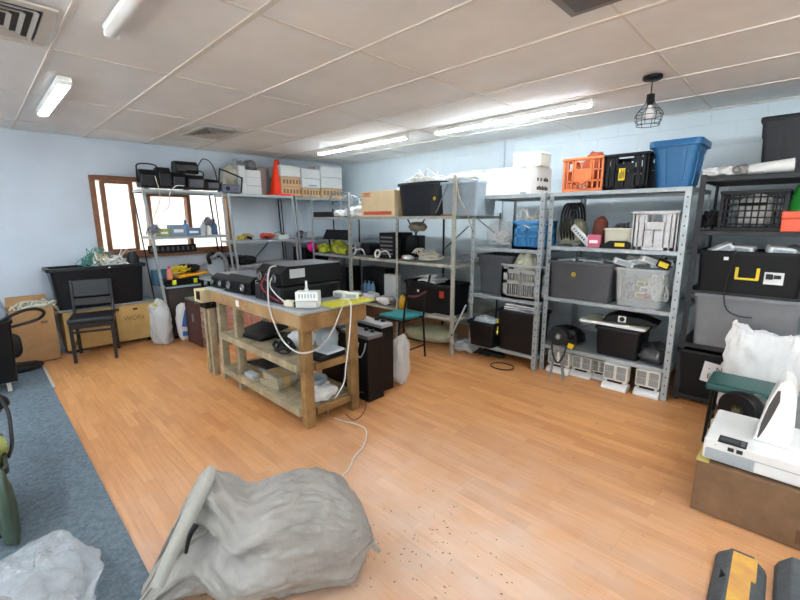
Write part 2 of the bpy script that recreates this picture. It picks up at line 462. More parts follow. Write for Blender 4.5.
struct(MB().bx(XW+0.001, XW+0.06, WY0-0.03, WY1+0.03, WZ0-0.035, WZ0-0.002).build('trim_5', WOODF, bevel=0.004))
# the pale boarded wall across the yard
SID = mat('white_siding', '#e9e4dc', 0.7)
sd = MB()
for k in range(16): sd.obx((XW-1.5, 2.2, 0.1+k*0.2), (0.03, 7, 0.197), (0, 0.06, 0))
struct(sd.build('wall_outside', SID))
struct(MB().bx(XW-1.8, XW-0.13, -1.5, 6, -0.1, -0.02).build('ground_outside', mat('concrete', '#b5b0a8', 0.9, var=0.1)))
# ================================================================== lamps and vents on the ceiling
TUBE = emit('lit_fill_tube', '#eef6ff', TUBE_POWER)
TUBE2 = emit('lit_thin_tube', '#eef6ff', TUBE_POWER*0.62)
TUBE3 = emit('lit_old_tube', '#e6f1ff', TUBE_POWER*0.65)
def batten(label, x0, x1, y, lit=True, wide=0.06, tube=None):
    L_ = x1-x0
    t = thing('batten_light', label, 'ceiling light', ((x0+x1)/2, y, ZC-0.0075), 0, 'ceiling batten lights')
    b = MB(); b.prism([(-wide*0.5, -0.001), (wide*0.5, -0.001), (wide*0.42, -0.026), (-wide*0.42, -0.026)], -L_/2, L_/2, 'x')
    if wide > 0.07:
        for sg in (-1, 1): b.bx(min(sg*wide*0.5, sg*wide*0.43), max(sg*wide*0.5, sg*wide*0.43), -L_/2, L_/2, 0, 0) if False else b.bx(-L_/2, L_/2, min(sg*wide*0.5, sg*wide*0.44), max(sg*wide*0.5, sg*wide*0.44), -0.05, -0.001)
    if tube and wide < 0.07:  # side rails added to shield the nearby ceiling from the tube
        for sg in (-1, 1): b.bx(-L_/2, L_/2, min(sg*0.026, sg*0.030), max(sg*0.026, sg*0.030), -0.041, -0.001)
    b.build('housing', WHT2, t, bevel=0.002)
    d = MB()
    pr = [(wide*0.40*math.cos(a), -0.027-wide*0.42*math.sin(a)) for a in [PI*i/8 for i in range(9)]]
    if wide < 0.07: d.cyl((-L_/2+0.02, 0, -0.046), (L_/2-0.02, 0, -0.046), 0.016, n=16)
    else: d.prism(pr, -L_/2+0.02, L_/2-0.02, 'x')
    d.build('diffuser', (tube or TUBE) if lit else mat('unlit_diffuser', '#d4d0c9', 0.35), t, smooth='auto')
    for sg in (-1, 1):
        c = MB(); c.bx(min(sg*L_/2, sg*(L_/2-0.019)), max(sg*L_/2, sg*(L_/2-0.019)), -wide*0.47, wide*0.47, -0.055, -0.027)
        c.build('end_cap', WHT2, t, bevel=0.004)
    return t
batten('long lit tube light on ceiling nearest the hanging cage lamp', -3.12, -1.43, 3.76, tube=TUBE2)
batten('long lit tube light on ceiling above the shelves near the far corner', -5.25, -3.49, 3.70, tube=TUBE2)
batten('short bright lit tube light on ceiling at left near the window wall', -5.05, -3.80, 0.605, True, 0.078, tube=TUBE3)
batten('unlit white batten on ceiling at the top edge of the photo', -2.70, -1.40, 0.65, False, 0.07)
batten('added unseen fill tube on ceiling behind camera over the carpet', -2.6, -1.0, -1.2)  # this and the next three: unseen tubes added as fill light
batten('added unseen fill tube on ceiling behind camera on the right', 0.3, 1.9, 0.7)
batten('added unseen fill tube on ceiling right of view over the boxes', 0.4, 2.0, 2.6)
batten('added unseen fill tube on ceiling behind camera near window wall', -5.2, -3.6, -1.5)
# square louvred air diffuser (left top) and small one near the window
def diffuser(label, x0, x1, y0, y1, dark):
    cx, cy = (x0+x1)/2, (y0+y1)/2; w, h = x1-x0, y1-y0
    t = thing('air_vent', label, 'air vent', (cx, cy, ZC-0.0075))
    f = MB(); k = 0.05
    f.bx(-w/2, w/2, -h/2, -h/2+k, -0.012, 0); f.bx(-w/2, w/2, h/2-k, h/2, -0.012, 0)
    f.bx(-w/2, -w/2+k, -h/2+k, h/2-k, -0.012, 0); f.bx(w/2-k, w/2, -h/2+k, h/2-k, -0.012, 0)
    f.build('frame', mat('vent_frame', '#cfc9c1', 0.5), t, bevel=0.002)
    MB().bx(-w/2+k, w/2-k, -h/2+k, h/2-k, -0.002, -0.0002).build('backing', mat('vent_dark', '#4a4744', 0.8), t)
    n = 5
    for i in range(n):
        s_ = 1-(i+0.5)/n
        a, b = (w/2-k)*s_, (h/2-k)*s_
        v = MB(); q = 0.014
        for sx in (-1, 1):
            v.beam((sx*a, -b, -0.012), (sx*a, b, -0.012), 0.020, 0.003, (sx*0.7, 0, 1))
        for sy in (-1, 1):
            v.beam((-a, sy*b, -0.012), (a, sy*b, -0.012), 0.020, 0.003, (0, sy*0.7, 1))
        v.build('louvre', mat('vent_louvre', '#bdb7af', 0.5), t)
    return t
diffuser('large square louvred air vent in ceiling at the top left', -3.22, -2.66, -0.12, 0.44, True)
diffuser('small square air vent in ceiling above the window', -5.34, -4.66, 1.86, 2.30, True)
t = thing('ceiling_cassette', 'dark square vent hatch in ceiling at the top edge', 'ceiling vent', (-0.74, 1.94, ZC-0.0075))
MB().bx(-0.23, 0.23, -0.25, 0.25, -0.014, 0).build('frame', mat('vent_frame_grey', '#8b8885', 0.5), t, bevel=0.003)
MB().bx(-0.19, 0.19, -0.21, 0.21, -0.018, -0.0145).build('grille', mat('smoked_grille', '#5b5a58', 0.3, var=0.2), t)
# hanging cage lamp
px_ = onZ(653, 75, ZC)
t = thing('pendant_lamp', 'black wire cage lamp hanging from the ceiling, unlit', 'hanging lamp', (px_.x, px_.y, ZC-0.0075))
MB().lathe([(0.0, 0), (0.062, 0), (0.062, -0.018), (0.05, -0.026), (0, -0.026)], 24).build('ceiling_rose', BLK, t, smooth='auto')
MB().cyl((0,0,-0.026), (0,0,-0.125), 0.004).build('cord', BCAB, t)
MB().lathe([(0.0,-0.118),(0.018,-0.118),(0.022,-0.13),(0.022,-0.18),(0.016,-0.188),(0,-0.188)], 16).build('lamp_holder', BLK, t, smooth='auto')
MB().lathe([(0.0,-0.186),(0.014,-0.19),(0.016,-0.205),(0.034,-0.235),(0.036,-0.255),(0.026,-0.277),(0,-0.285)], 18).build('bulb', mat('bulb_glass', '#f3f2ee', 0.15), t, smooth='auto')
cg = MB(); prof = [(0.024,-0.12),(0.028,-0.17),(0.05,-0.205),(0.082,-0.24),(0.088,-0.27),(0.072,-0.325)]
for k in range(8):
    a = 2*PI*k/8
    cg.tube(spline([(r*math.cos(a), r*math.sin(a), z) for r, z in prof], 4), 0.0022, 5)
for r, z in ((0.024,-0.12),(0.066,-0.222),(0.088,-0.262),(0.080,-0.298),(0.072,-0.325)):
    cg.tube([(r*math.cos(2*PI*i/28), r*math.sin(2*PI*i/28), z) for i in range(28)], 0.0022, 5, closed=True)
cg.build('cage', BLK2, t)
# ================================================================== builders of shelving and containers
def rack(name, label, loc, rz, w, depth, shelves, top, m, post=0.038, holes=True, lean=0.0, brace=None, mids=(), group=None, lip=0.034, back_m=None):
    """local: x across (centre 0), y into the rack from its front, z up; lean shifts the feet along x"""
    t = thing(name, label, 'shelving unit', loc, rz, group)
    def xs(x, z): return x + lean*(1-z/top)
    px = [-w/2, w/2] + [-w/2 + f*w for f in mids]
    for x in px:
        for back in (0, 1):
            sg = 1 if x < w/2-1e-6 else -1
            p = MB(); th = 0.003; post_ = post*0.55 if back else post
            y0 = depth if back else 0.0
            sy = -1 if back else 1
            def q(dx, dy, z): return (xs(x, z)+sg*dx, y0+sy*dy, z)
            for (da, db, ea, eb) in ((0, 0, post_, th), (0, th, th, post_)):
                P = [q(da, db, 0.002), q(ea, db, 0.002), q(ea, eb, 0.002), q(da, eb, 0.002), q(da, db, top), q(ea, db, top), q(ea, eb, top), q(da, eb, top)]
                p.add(P, [(3,2,1,0),(4,5,6,7),(0,1,5,4),(1,2,6,5),(2,3,7,6),(3,0,4,7)])
            if holes and not back:
                p.mi = 1; z = 0.06
                while z < top-0.03:
                    c = Vector(q(post*0.5, 0, z))
                    p.bx(c.x-0.0045, c.x+0.0045, c.y-0.0012, c.y+0.0006, z-0.007, z+0.007)
                    if x > 0:
                        c = Vector(q(0, post*0.5, z)); p.bx(c.x-0.0006, c.x+0.0012, c.y-0.0045, c.y+0.0045, z-0.007, z+0.007)
                    z += 0.075
            p.build('post', [back_m if (back and back_m) else m, HOLE], t)
    for z in shelves:
        s_ = MB(); o = lean*(1-z/top)
        a, b = -w/2+0.004+o, w/2-0.004+o
        s_.bx(a, b, 0.005, depth-0.005, z-0.006, z)
        s_.bx(a, b, 0.0035, 0.005, z-lip, z); s_.bx(a, b, depth-0.005, depth-0.0035, z-lip, z)
        s_.bx(a, a+0.0015, 0.005, depth-0.005, z-lip, z-0.006); s_.bx(b-0.0015, b, 0.005, depth-0.005, z-lip, z-0.006)
        s_.build('shelf', m, t)
    for (xa, za, xb, zb) in (brace or ()):
        bb = MB(); bb.beam((xa, depth+0.004, za), (xb, depth+0.004, zb), 0.004, 0.028, (0,1,0)); bb.build('brace', DSTEEL, t)
    return t
def tote(name, label, s, depth, m, taper=0.10, rim=0.022, rimh=0.03, ribs=0, handle=None, category='storage box', group=None, wall=0.004, sticker=None, round_=0.03, fill=None, band=None, hgt=None):
    """open tapered bin; s.w is the rim width"""
    h = hgt or s.h; w = s.w
    t = thing(name, label, category, s.loc, s.rz, group)
    def rr(wx, wy, z, r=round_, n=4):
        P = []
        for cx, cy, a0 in ((wx/2-r, wy/2-r, 0), (-wx/2+r, wy/2-r, PI/2), (-wx/2+r, -wy/2+r, PI), (wx/2-r, -wy/2+r, 1.5*PI)):
            for i in range(n+1):
                a = a0 + PI/2*i/n; P.append((cx+r*math.cos(a), depth/2+cy+r*math.sin(a), z))
        return P
    W, D = w-2*rim, depth-2*rim
    lv = [rr(W*(1-taper), D*(1-taper), 0), rr(W, D, h-0.002), rr(W-2*wall, D-2*wall, h-0.002), rr((W-2*wall)*(1-taper), (D-2*wall)*(1-taper), wall*1.5)]
    n = len(lv[0]); b = MB()
    fs = [tuple(range(n-1,-1,-1))]
    for i in range(3):
        for k in range(n): fs.append((i*n+k, i*n+(k+1) % n, (i+1)*n+(k+1) % n, (i+1)*n+k))
    fs.append(tuple(range(3*n, 4*n)))
    b.add([p for l in lv for p in l], fs)
    def yf(z): return rim + D/2*taper*(1-z/h)           # front face at height z
    def xr(z): return W/2*(1-taper*(1-z/h))
    for i in range(ribs):
        f = (i+0.5)/ribs*2-1
        for sgn in (0,):
            x0, x1 = f*W/2*(1-taper)*0.94, f*W/2*0.94
            b.beam((x0, yf(0.02)-0.004, 0.02), (x1, yf(h*0.9)-0.004, h*0.9), 0.03, 0.012, (0,1,0))
    if ribs:
        for yy in (0.3, 0.7):
            b.beam((xr(0.02)+0.003, depth*yy, 0.02), (xr(h*0.9)+0.003, depth*yy, h*0.9), 0.012, 0.03, (0,1,0))
    if band:
        z0, z1 = h*band, h-rimh
        for z in (z0, ):
            lv2 = [rr(2*xr(z)+0.012, D*(1-taper*(1-z/h))+0.012, z), rr(W+0.012, D+0.012, h-rimh*0.6)]
            b.add(lv2[0]+lv2[1], [(k, (k+1) % n, n+(k+1) % n, n+k) for k in range(n)] + [tuple(range(n-1,-1,-1))][:0])
    b.build('body', m, t, smooth='auto')
    r = MB()
    lv = [rr(W+0.001, D+0.001, h-rimh), rr(w, depth, h-rimh), rr(w, depth, h-0.004), rr(w-0.006, depth-0.006, h), rr(W-2*wall, D-2*wall, h)]
    r.add([p for l in lv for p in l], [(i*n+k, i*n+(k+1) % n, (i+1)*n+(k+1) % n, (i+1)*n+k) for i in range(4) for k in range(n)])
    r.build('rim', m, t, smooth='auto')
    if handle:
        hw, hh, hz, hm = handle
        y = yf(hz)-0.004
        k = MB(); z = hz
        k.beam((-hw/2, y-0.006, z+hh/2), (-hw/2, y-0.006, z-hh/2), 0.02, 0.016, (0,1,0)); k.beam((hw/2, y-0.006, z+hh/2), (hw/2, y-0.006, z-hh/2), 0.02, 0.016, (0,1,0))
        k.beam((-hw/2-0.008, y-0.006, z-hh/2), (hw/2+0.008, y-0.006, z-hh/2), 0.016, 0.022, (0,1,0))
        k.build('handle', hm, t, bevel=0.002)
    if sticker:
        for st in (sticker if isinstance(sticker, list) else [sticker]):
            fx, fz, sz, kind = st
            z = fz*h; y = yf(z)-0.003; x = fx*w/2
            if kind == 'smile':
                q = MB(); q.lathe([(0, -0.0012), (sz, -0.0012), (sz, 0.0)], 20, (x, y-0.002, z), 'y'); k = q.build('sticker', YEL, t); sticker_label(k, 'round yellow sticker')
                q = MB()
                q.tube([(x+sz*0.62*math.cos(a), y-0.0042, z+sz*0.62*math.sin(a)) for a in [2*PI*i/20 for i in range(20)]], sz*0.09, 4, closed=True)
                q.bx(x-sz*0.12, x+sz*0.12, y-0.0048, y-0.0036, z-sz*0.3, z+sz*0.3)
                q.build('sticker_mark', INK, k)
            else:
                q = MB(); q.bx(x-sz[0]/2, x+sz[0]/2, y-0.004, y-0.002, z-sz[1]/2, z+sz[1]/2); q.build('label', kind, t)
    t['_h'] = h
    return t
def crate(name, label, s, depth, m, pat='grid', group=None, nx=7, nz=5, hand=True, sticker=None, hgt=None, category='crate'):
    """open plastic crate with real lattice walls"""
    w, h = s.w, hgt or s.h; t = thing(name, label, category, s.loc, s.rz, group)
    T = 0.012
    def wall(u0, u1, fn):
        """lattice between u0..u1 and 0..h"""
        b = MB(); L_ = u1-u0; e = 0.022
        bars = []
        bars += [(u0, u1, 0, e*1.2), (u0, u1, h-e*1.3, h), (u0, u0+e, e, h-e), (u1-e, u1, e, h-e)]
        if pat == 'grid':
            for i in range(1, nx): 
                x = u0+L_*i/nx; bars.append((x-0.005, x+0.005, e, h-e))
            for j in range(1, nz):
                z = h*j/nz; bars.append((u0+e, u1-e, z-0.006, z+0.006))
            bars.append((u0+L_*0.3, u1-L_*0.3, h*0.62, h*0.70))
        elif pat == 'panel':
            q = L_
            bars += [(u0+q*0.03, u0+q*0.13, 0, h), (u1-q*0.13, u1-q*0.03, 0, h), (u0+q*0.16, u0+q*0.26, 0, h*0.97), (u1-q*0.26, u1-q*0.16, 0, h*0.97)]
            bars += [(u0+q*0.29, u0+q*0.485, e, h*0.5), (u0+q*0.515, u1-q*0.29, e, h*0.5), (u0+q*0.29, u1-q*0.29, h*0.53, h*0.72), (u0+q*0.27, u0+q*0.33, h*0.72, h), (u1-q*0.33, u1-q*0.27, h*0.72, h)]
        elif pat == 'milk':
            q = L_
            for i in range(1, 8):
                x = u0+q*i/8; bars.append((x-0.006, x+0.006, e, h*0.3)); 
                if i in (1,2,6,7): bars.append((x-0.006, x+0.006, h*0.3, h))
            bars += [(u0+e, u1-e, h*0.28, h*0.33), (u0+e, u0+q*0.3, h*0.6, h*0.64), (u1-q*0.3, u1-e, h*0.6, h*0.64), (u0+q*0.28, u1-q*0.28, h*0.33, h*0.66), (u0+q*0.28, u0+q*0.33, h*0.66, h), (u1-q*0.33, u1-q*0.28, h*0.66, h)]
        elif pat == 'slots':
            q = L_
            bars += [(u0, u0+q*0.16, 0, h), (u1-q*0.16, u1, 0, h), (u0, u1, h*0.44, h*0.54), (u0, u1, h*0.74, h*0.86), (u0, u1, 0, h*0.12), (u0+q*0.47, u0+q*0.53, h*0.1, h*0.8)]
            for i in range(1, 12): x = u0+q*(0.16+0.68*i/12); bars.append((x-0.004, x+0.004, h*0.1, h*0.44)); bars.append((x-0.004, x+0.004, h*0.5, h*0.75))
        for (a, c, z0, z1) in bars: fn(b, a, c, z0, z1)
        if pat == 'milk':      # chevrons pressed in the middle panel
            for i in range(3):
                z = h*(0.10+0.07*i)
                for sg in (-1, 1):
                    c = (u0+u1)/2
                    if fn is fr: b.beam((c+sg*L_*0.16, -0.004, z+h*0.09), (c, -0.004, z), 0.006, 0.012, (0,1,0))
        return b
    def fr(b, a, c, z0, z1): b.bx(a, c, 0, T, z0, z1)
    def bk(b, a, c, z0, z1): b.bx(a, c, depth-T, depth, z0, z1)
    def lf(b, a, c, z0, z1): b.bx(-w/2, -w/2+T, a, c, z0, z1)
    def rt(b, a, c, z0, z1): b.bx(w/2-T, w/2, a, c, z0, z1)
    wall(-w/2, w/2, fr).build('front_wall', m, t); wall(-w/2, w/2, bk).build('rear_wall', m, t)
    wall(T, depth-T, lf).build('side_wall', m, t); wall(T, depth-T, rt).build('side_wall', m, t)
    f = MB(); f.bx(-w/2+T, w/2-T, T, depth-T, 0.004, 0.012); f.build('base', m, t)
    r = MB()
    for b_ in ((-w/2-0.006, w/2+0.006, -0.006, 0.006), (-w/2-0.006, w/2+0.006, depth-0.006, depth+0.006)): r.bx(*b_, h-0.022, h)
    r.bx(-w/2-0.006, -w/2+0.006, 0.006, depth-0.006, h-0.022, h); r.bx(w/2-0.006, w/2+0.006, 0.006, depth-0.006, h-0.022, h)
    r.build('rim', m, t, bevel=0.002)
    if sticker:
        fx, fz, sw, sh, sm = sticker
        k = MB().bx(fx*w/2-sw/2, fx*w/2+sw/2, -0.0085, -0.0065, fz*h-sh/2, fz*h+sh/2).build('label', sm, t); sticker_label(k, 'yellow paper label')
        q = MB()
        for i in range(4):
            x = fx*w/2-sw*0.3+sw*0.2*i; q.bx(x-sw*0.05, x+sw*0.05, -0.0095, -0.0085, fz*h-sh*0.35, fz*h+sh*(0.38 if i % 2 else 0.2))
        q.build('label_mark', INK, k)
    return t
def carton(name, label, s, depth, m, tape=True, marks=None, group=None, category='cardboard box', flap=False, hgt=None, wide=None):
    w, h = s.w, hgt or s.h
    t = thing(name, label, category, s.loc, s.rz, group)
    b = MB()
    if not flap:
        b.bx(-w/2, w/2, 0, depth, 0, h)
        b.build('carton_body', m, t, bevel=0.004)
        f = MB(); f.bx(-w/2+0.002, w/2-0.002, 0.002, depth/2-0.0015, h+0.0002, h+0.003); f.bx(-w/2+0.002, w/2-0.002, depth/2+0.0015, depth-0.002, h+0.0002, h+0.003)
        f.build('top_flap', m, t)
    else:
        k = 0.006
        b.bx(-w/2, w/2, 0, k, 0, h); b.bx(-w/2, w/2, depth-k, depth, 0, h); b.bx(-w/2, -w/2+k, k, depth-k, 0, h); b.bx(w/2-k, w/2, k, depth-k, 0, h); b.bx(-w/2+k, w/2-k, k, depth-k, 0, k)
        b.build('carton_body', m, t)
        f = MB(); f.beam((-w/2+0.01, depth-0.003, h), (-w/2+0.01, depth+0.05, h+0.11), 0.004, 0.004)
        f.v = []; f.f = []; f.m = []
        f.add([(-w/2+0.01, depth-0.004, h), (w/2-0.01, depth-0.004, h), (w/2-0.02, depth+0.03, h+0.1), (-w/2+0.02, depth+0.03, h+0.1),
               (-w/2+0.01, depth, h), (w/2-0.01, depth, h), (w/2-0.02, depth+0.034, h+0.1), (-w/2+0.02, depth+0.034, h+0.1)],
              [(0,1,2,3),(7,6,5,4),(0,4,5,1),(1,5,6,2),(2,6,7,3),(3,7,4,0)])
        f.build('top_flap', m, t)
        f = MB()
        f.add([(w/2-0.004, 0.01, h), (w/2-0.004, depth-0.01, h), (w/2+0.05, depth-0.03, h-0.07), (w/2+0.05, 0.03, h-0.07),
               (w/2, 0.01, h), (w/2, depth-0.01, h), (w/2+0.054, depth-0.03, h-0.07), (w/2+0.054, 0.03, h-0.07)],
              [(0,1,2,3),(7,6,5,4),(0,4,5,1),(1,5,6,2),(2,6,7,3),(3,7,4,0)])
        f.build('top_flap', m, t)
    if tape and not flap:
        q = MB(); q.bx(-w/2-0.0008, w/2+0.0008, depth/2-0.024, depth/2+0.024, h+0.003, h+0.0038)
        for sx in (-1, 1): q.bx(min(sx*w/2, sx*(w/2+0.001)), max(sx*w/2, sx*(w/2+0.001)), depth/2-0.024, depth/2+0.024, h-0.06, h+0.0038)
        q.build('tape_strip', TAPE, t)
    for mk in (marks or ()):
        mm, rects = mk
        q = MB()
        for (a, c, z0, z1) in rects: q.bx(a*w/2, c*w/2, -0.0012, 0, z0*h, z1*h)
        q.build('printed_mark', mm, t)
    return t
def tangle(name, label, loc, rad, n, r, m, seed, cat='cables', group=None, flat=0.5, kind=None, knots=7, loose=0):
    rnd = random.Random(seed); b = MB()
    for i in range(n):
        c = Vector((rnd.uniform(-0.4,0.4)*rad[0], rnd.uniform(-0.4,0.4)*rad[1], 0))
        a0 = rnd.uniform(0, 2*PI); k = rnd.uniform(0.5, 1.0); P = []
        turns = knots
        for j in range(turns):
            a = a0 + 2*PI*j/turns*rnd.choice((1, 1.0))
            rr = k*rnd.uniform(0.45, 0.95)
            h_ = math.sqrt(max(0, 1-(rr*0.9)**2))
            P.append((c.x*0.6+rad[0]*rr*math.cos(a), c.y*0.6+rad[1]*rr*math.sin(a), r+max(0, rad[2]*rnd.uniform(0.15, 1)*h_)))
        b.tube(spline(P, 5, True), r, 5, closed=True)
    for i in range(loose):
        a0 = rnd.uniform(0, 2*PI)
        P = [(0.3*rad[0]*math.cos(a0), 0.3*rad[1]*math.sin(a0), rad[2]*0.6), (0.8*rad[0]*math.cos(a0+0.4), 0.8*rad[1]*math.sin(a0+0.4), rad[2]*1.25), (1.15*rad[0]*math.cos(a0+0.7), 1.1*rad[1]*math.sin(a0+0.7), rad[2]*0.8)]
        b.tube(spline(P, 6), r, 5)
    o = b.build(name, m, None, smooth=True, loc=loc)
    return tag(o, label, cat, group, kind)
def lump0(name, label, cat, loc, rad, m, seed, amp=0.25, rz=0.0, freq=1.8, ridge=0.12, n=26, power=0.8, group=None, parent=None):
    b = MB(); b.blob((0, 0, rad[2]*0.55), (rad[0], rad[1], rad[2]*0.62), seed, amp, freq, n, 0.002, power, ridge)
    o = b.build(name, m, parent, smooth=True, loc=loc, rz=rz)
    return tag(o, label, cat, group) if not parent else o
def cord(name, label, pts, r, m, cat='cable', k=8, group=None):
    return tag(MB().tube(spline(pts, k), r, 6).build(name, m, None, smooth=True), label, cat, group)
def crumple(o, size, strength, sub=1):
    if sub:
        m = o.modifiers.new('Sub', 'SUBSURF'); m.levels = sub; m.render_levels = sub
    k = 'crumple_%d' % int(size*1000)
    tx = bpy.data.textures.get(k) or bpy.data.textures.new(k, 'CLOUDS')
    tx.noise_scale = size; tx.noise_depth = 3; tx.noise_type = 'HARD_NOISE'
    d = o.modifiers.new('Crumple', 'DISPLACE'); d.texture = tx; d.strength = strength; d.mid_level = 0.5; d.texture_coords = 'LOCAL'
    return o
def lump(name, label, cat, loc, rad, m, seed, amp=0.25, rz=0.0, **kw):
    o = lump0(name, label, cat, loc, rad, m, seed, amp, rz, **kw)
    r = min(rad)
    return crumple(o, r*0.9, r*0.28)
def plug_box(name, label, cat, loc, size, m, rz=0.0, tilt=(0,0), dark=None, group=None):
    """small moulded electrical case: body, seam face and cable gland"""
    t = thing(name, label, cat, loc, rz, group); t.rotation_euler = (tilt[0], tilt[1], rz)
    w, d, h = size
    MB().bx(-w/2, w/2, -d/2, d/2, 0.001, h).build('case', m, t, bevel=min(w, d, h)*0.18, seg=2)
    MB().bx(-w*0.36, w*0.36, -d/2-0.002, -d/2, h*0.2, h*0.8).build('face_plate', dark or GREY, t, bevel=0.0006)
    MB().cyl((w*0.5, 0, h*0.5), (w*0.5+0.02, 0, h*0.5), min(h*0.3, 0.008), min(h*0.2, 0.005), 8).build('cable_gland', BCAB, t)
    return t
# ================================================================== shelving along the block wall
rnd = random.Random(5)
Z3 = (0.275, 0.775, 1.28, 1.79); Z2 = (0.145, 0.72, 1.24, 1.785); ZU = (0.42, 1.04, 1.58); Z4 = (0.06, 0.515, 0.965, 1.445, 1.86)
Y3, Y2, YU, Y4 = 3.98, 3.89, 3.69, 4.10
rack('shelving_unit', 'galvanised bolted steel shelf unit with orange crate and blue bin on top', (-1.28, Y3, 0), 0, 1.15, 0.86, Z3, 1.79, GALV, post=0.045, brace=[(-0.5,0.3,0.5,0.75)])
rack('shelving_unit', 'narrow galvanised steel shelf unit with big white box on top', (-2.275, Y2, 0), 0, 0.83, 0.92, Z2, 1.79, GALV, post=0.045)
rack('shelving_unit', 'thin steel shelf unit with dusty uprights carrying the dark blue tub', (-3.68, YU, 0), 0, 1.80, 0.95, ZU, 1.615, DUSTY, post=0.035, mids=(0.5,), back_m=DSTEEL, brace=[(-0.7,1.1,-0.35,1.55),(-0.35,1.1,-0.7,1.55),(0.0,1.12,0.42,1.45),(0.55,1.55,0.85,1.35)])
t = thing('shelf_upright', 'tall beige upright standing in front of the grey bin', 'upright', (-2.775, YU-0.012, 0))
MB().bx(-0.02, 0.02, -0.004, 0, 0.002, 2.0).build('front_flange', DUSTY, t); MB().bx(0.017, 0.02, 0.0, 0.009, 0.002, 2.0).build('side_flange', DUSTY, t)
rack('shelving_unit', 'thin grey steel shelf unit with yellow vests near the corner', (-5.045, YU, 0), 0, 0.91, 0.95, (0.42, 1.04, 1.58), 1.91, GALV, post=0.03, back_m=DSTEEL, holes=False)
rack('shelving_unit', 'black shelf unit at right edge with black crate and grey bin', (-0.08, Y4, 0), 0, 1.2, 0.78, Z4, 1.88, DSTEEL, post=0.04, holes=False)
# ---- on the big rack ------------------------------------------------------------------
zt = Z3[3]
s = seatR(564, 605, 157, zt, Y3+0.01); crate('crate', 'orange plastic milk crate on top of the shelf unit', s, 0.36, ORANGE, 'milk')
lump('rag', 'rusty orange rag heaped in the orange milk crate', 'rag', (s.loc.x+0.04, s.loc.y+0.18, zt+0.02), (0.11, 0.11, s.h-0.015), mat('rust_cloth','#a8502f',0.9,var=0.3), 3)
s = seatR(605, 650, 153, zt, Y3+0.01); crate('crate', 'black plastic crate with yellow label on top of shelf unit', s, 0.36, BLK, 'panel', sticker=(-0.12, 0.42, 0.05, 0.10, YEL))
s = seatR(649, 703, 139, zt, Y3+0.0); tote('plastic_tote', 'deep blue plastic bin on top of the shelf unit', s, 0.42, BLUE, 0.22, 0.025, 0.05, ribs=2, band=0.74, round_=0.05)
zb = Z3[2]
# second shelf
s = seatR(634, 680, 211, zb, Y3+0.03); crate('crate', 'white plastic crate on second shelf of the big unit', s, 0.36, mat('dirty_white_plastic', '#cfcfcf', 0.5, var=0.15, scale=20), 'panel')
s = seatR(603, 634, 228, zb, Y3+0.08); tb = tote('plastic_tub', 'small cream tub of metal bits beside the white crate', s, 0.22, CREAM, 0.08, 0.006, 0.02)
tangle('parts_bag', 'clear bag of small metal parts lying in the cream tub', (s.loc.x, s.loc.y+0.11, zb+s.h*0.5), (0.10, 0.09, 0.14), 14, 0.006, STEEL, 4, 'bag of parts', knots=5)
s = seatR(602, 631, 241, zb, Y3+0.012); t = thing('tape_measure', 'flat black case with yellow label at shelf front', 'case', s.loc, 0)
b = MB(); b.prism([(-s.w/2,0.0),(s.w/2,0.0),(s.w/2,s.h*0.7),(s.w*0.3,s.h),(-s.w*0.25,s.h),(-s.w/2,s.h*0.4)], 0, 0.06); b.build('case', BLK, t, bevel=0.003)
MB().bx(-0.01, 0.07, -0.0015, 0, s.h*0.3, s.h*0.75).build('label', YEL, t)
s = seatR(556, 582, 222, zb, Y3+0.20); lump('cloth_sack', 'greenish beige cloth sack on second shelf at left', 'sack', s.loc+Vector((0,0.1,0)), (s.w*0.55, 0.12, s.h), mat('khaki_cloth','#a7a68c',0.9,var=0.2), 9, 0.15)
s = seatR(566, 590, 216, zb, Y3+0.06); t = thing('paper_roll', 'long white handset leaning on the beige sack', 'handset', s.loc+Vector((0.02,0.03,0)), 0)
b = MB(); b.beam((-0.09, 0.04, 0.19), (0.09, 0.0, 0.03), 0.065, 0.03, (0,1,0.2)); b.build('body', WHT, t, bevel=0.01, seg=2)
b = MB()
for i in range(6): b.obx((-0.06+0.022*i, 0.012-0.006*i, 0.165-0.0195*i), (0.010, 0.012, 0.016), (0, 0.72, 0))
b.build('buttons', GREY, t)
s = seatR(588, 600, 235, zb, Y3+0.02); carton('small_box', 'small pink box at front of the second shelf', s, 0.05, mat('pink_card','#c4607c',0.6), tape=False, category='box', marks=[(PAPER, [(-0.7,0.7,0.35,0.6)])])
s = seatR(596, 606, 221, zb, Y3+0.22); lump('leather_pouch', 'red brown pouch behind the cream tub', 'pouch', s.loc, (0.07, 0.06, s.h), mat('red_brown','#7a3a2c',0.7,var=0.2), 12, 0.1)
t = thing('cable_coil', 'black hose coil hanging at the left end of second shelf', 'hose coil', (-1.735, Y3+0.30, zb+0.004))
for k in range(5):
    MB().tube([(0.03*k-0.06, 0.15*math.cos(a), 0.21+0.20*math.sin(a)) for a in [2*PI*i/30 for i in range(30)]], 0.011, 6, closed=True).build('hose_turn', BCAB, t, smooth=True)
for i, (px, m_) in enumerate(((575, GREY), (590, WHT), (597, BLK))):
    p = onY(px, 244, Y3+0.03)
    plug_box('power_adapter', ['small grey adapter at shelf edge under the long handset', 'small white adapter between handset and black case', 'small black adapter touching the flat black case'][i], 'adapter', (p.x, Y3+0.05, zb+0.002), (0.06, 0.05, 0.03), m_, 0.1*i)
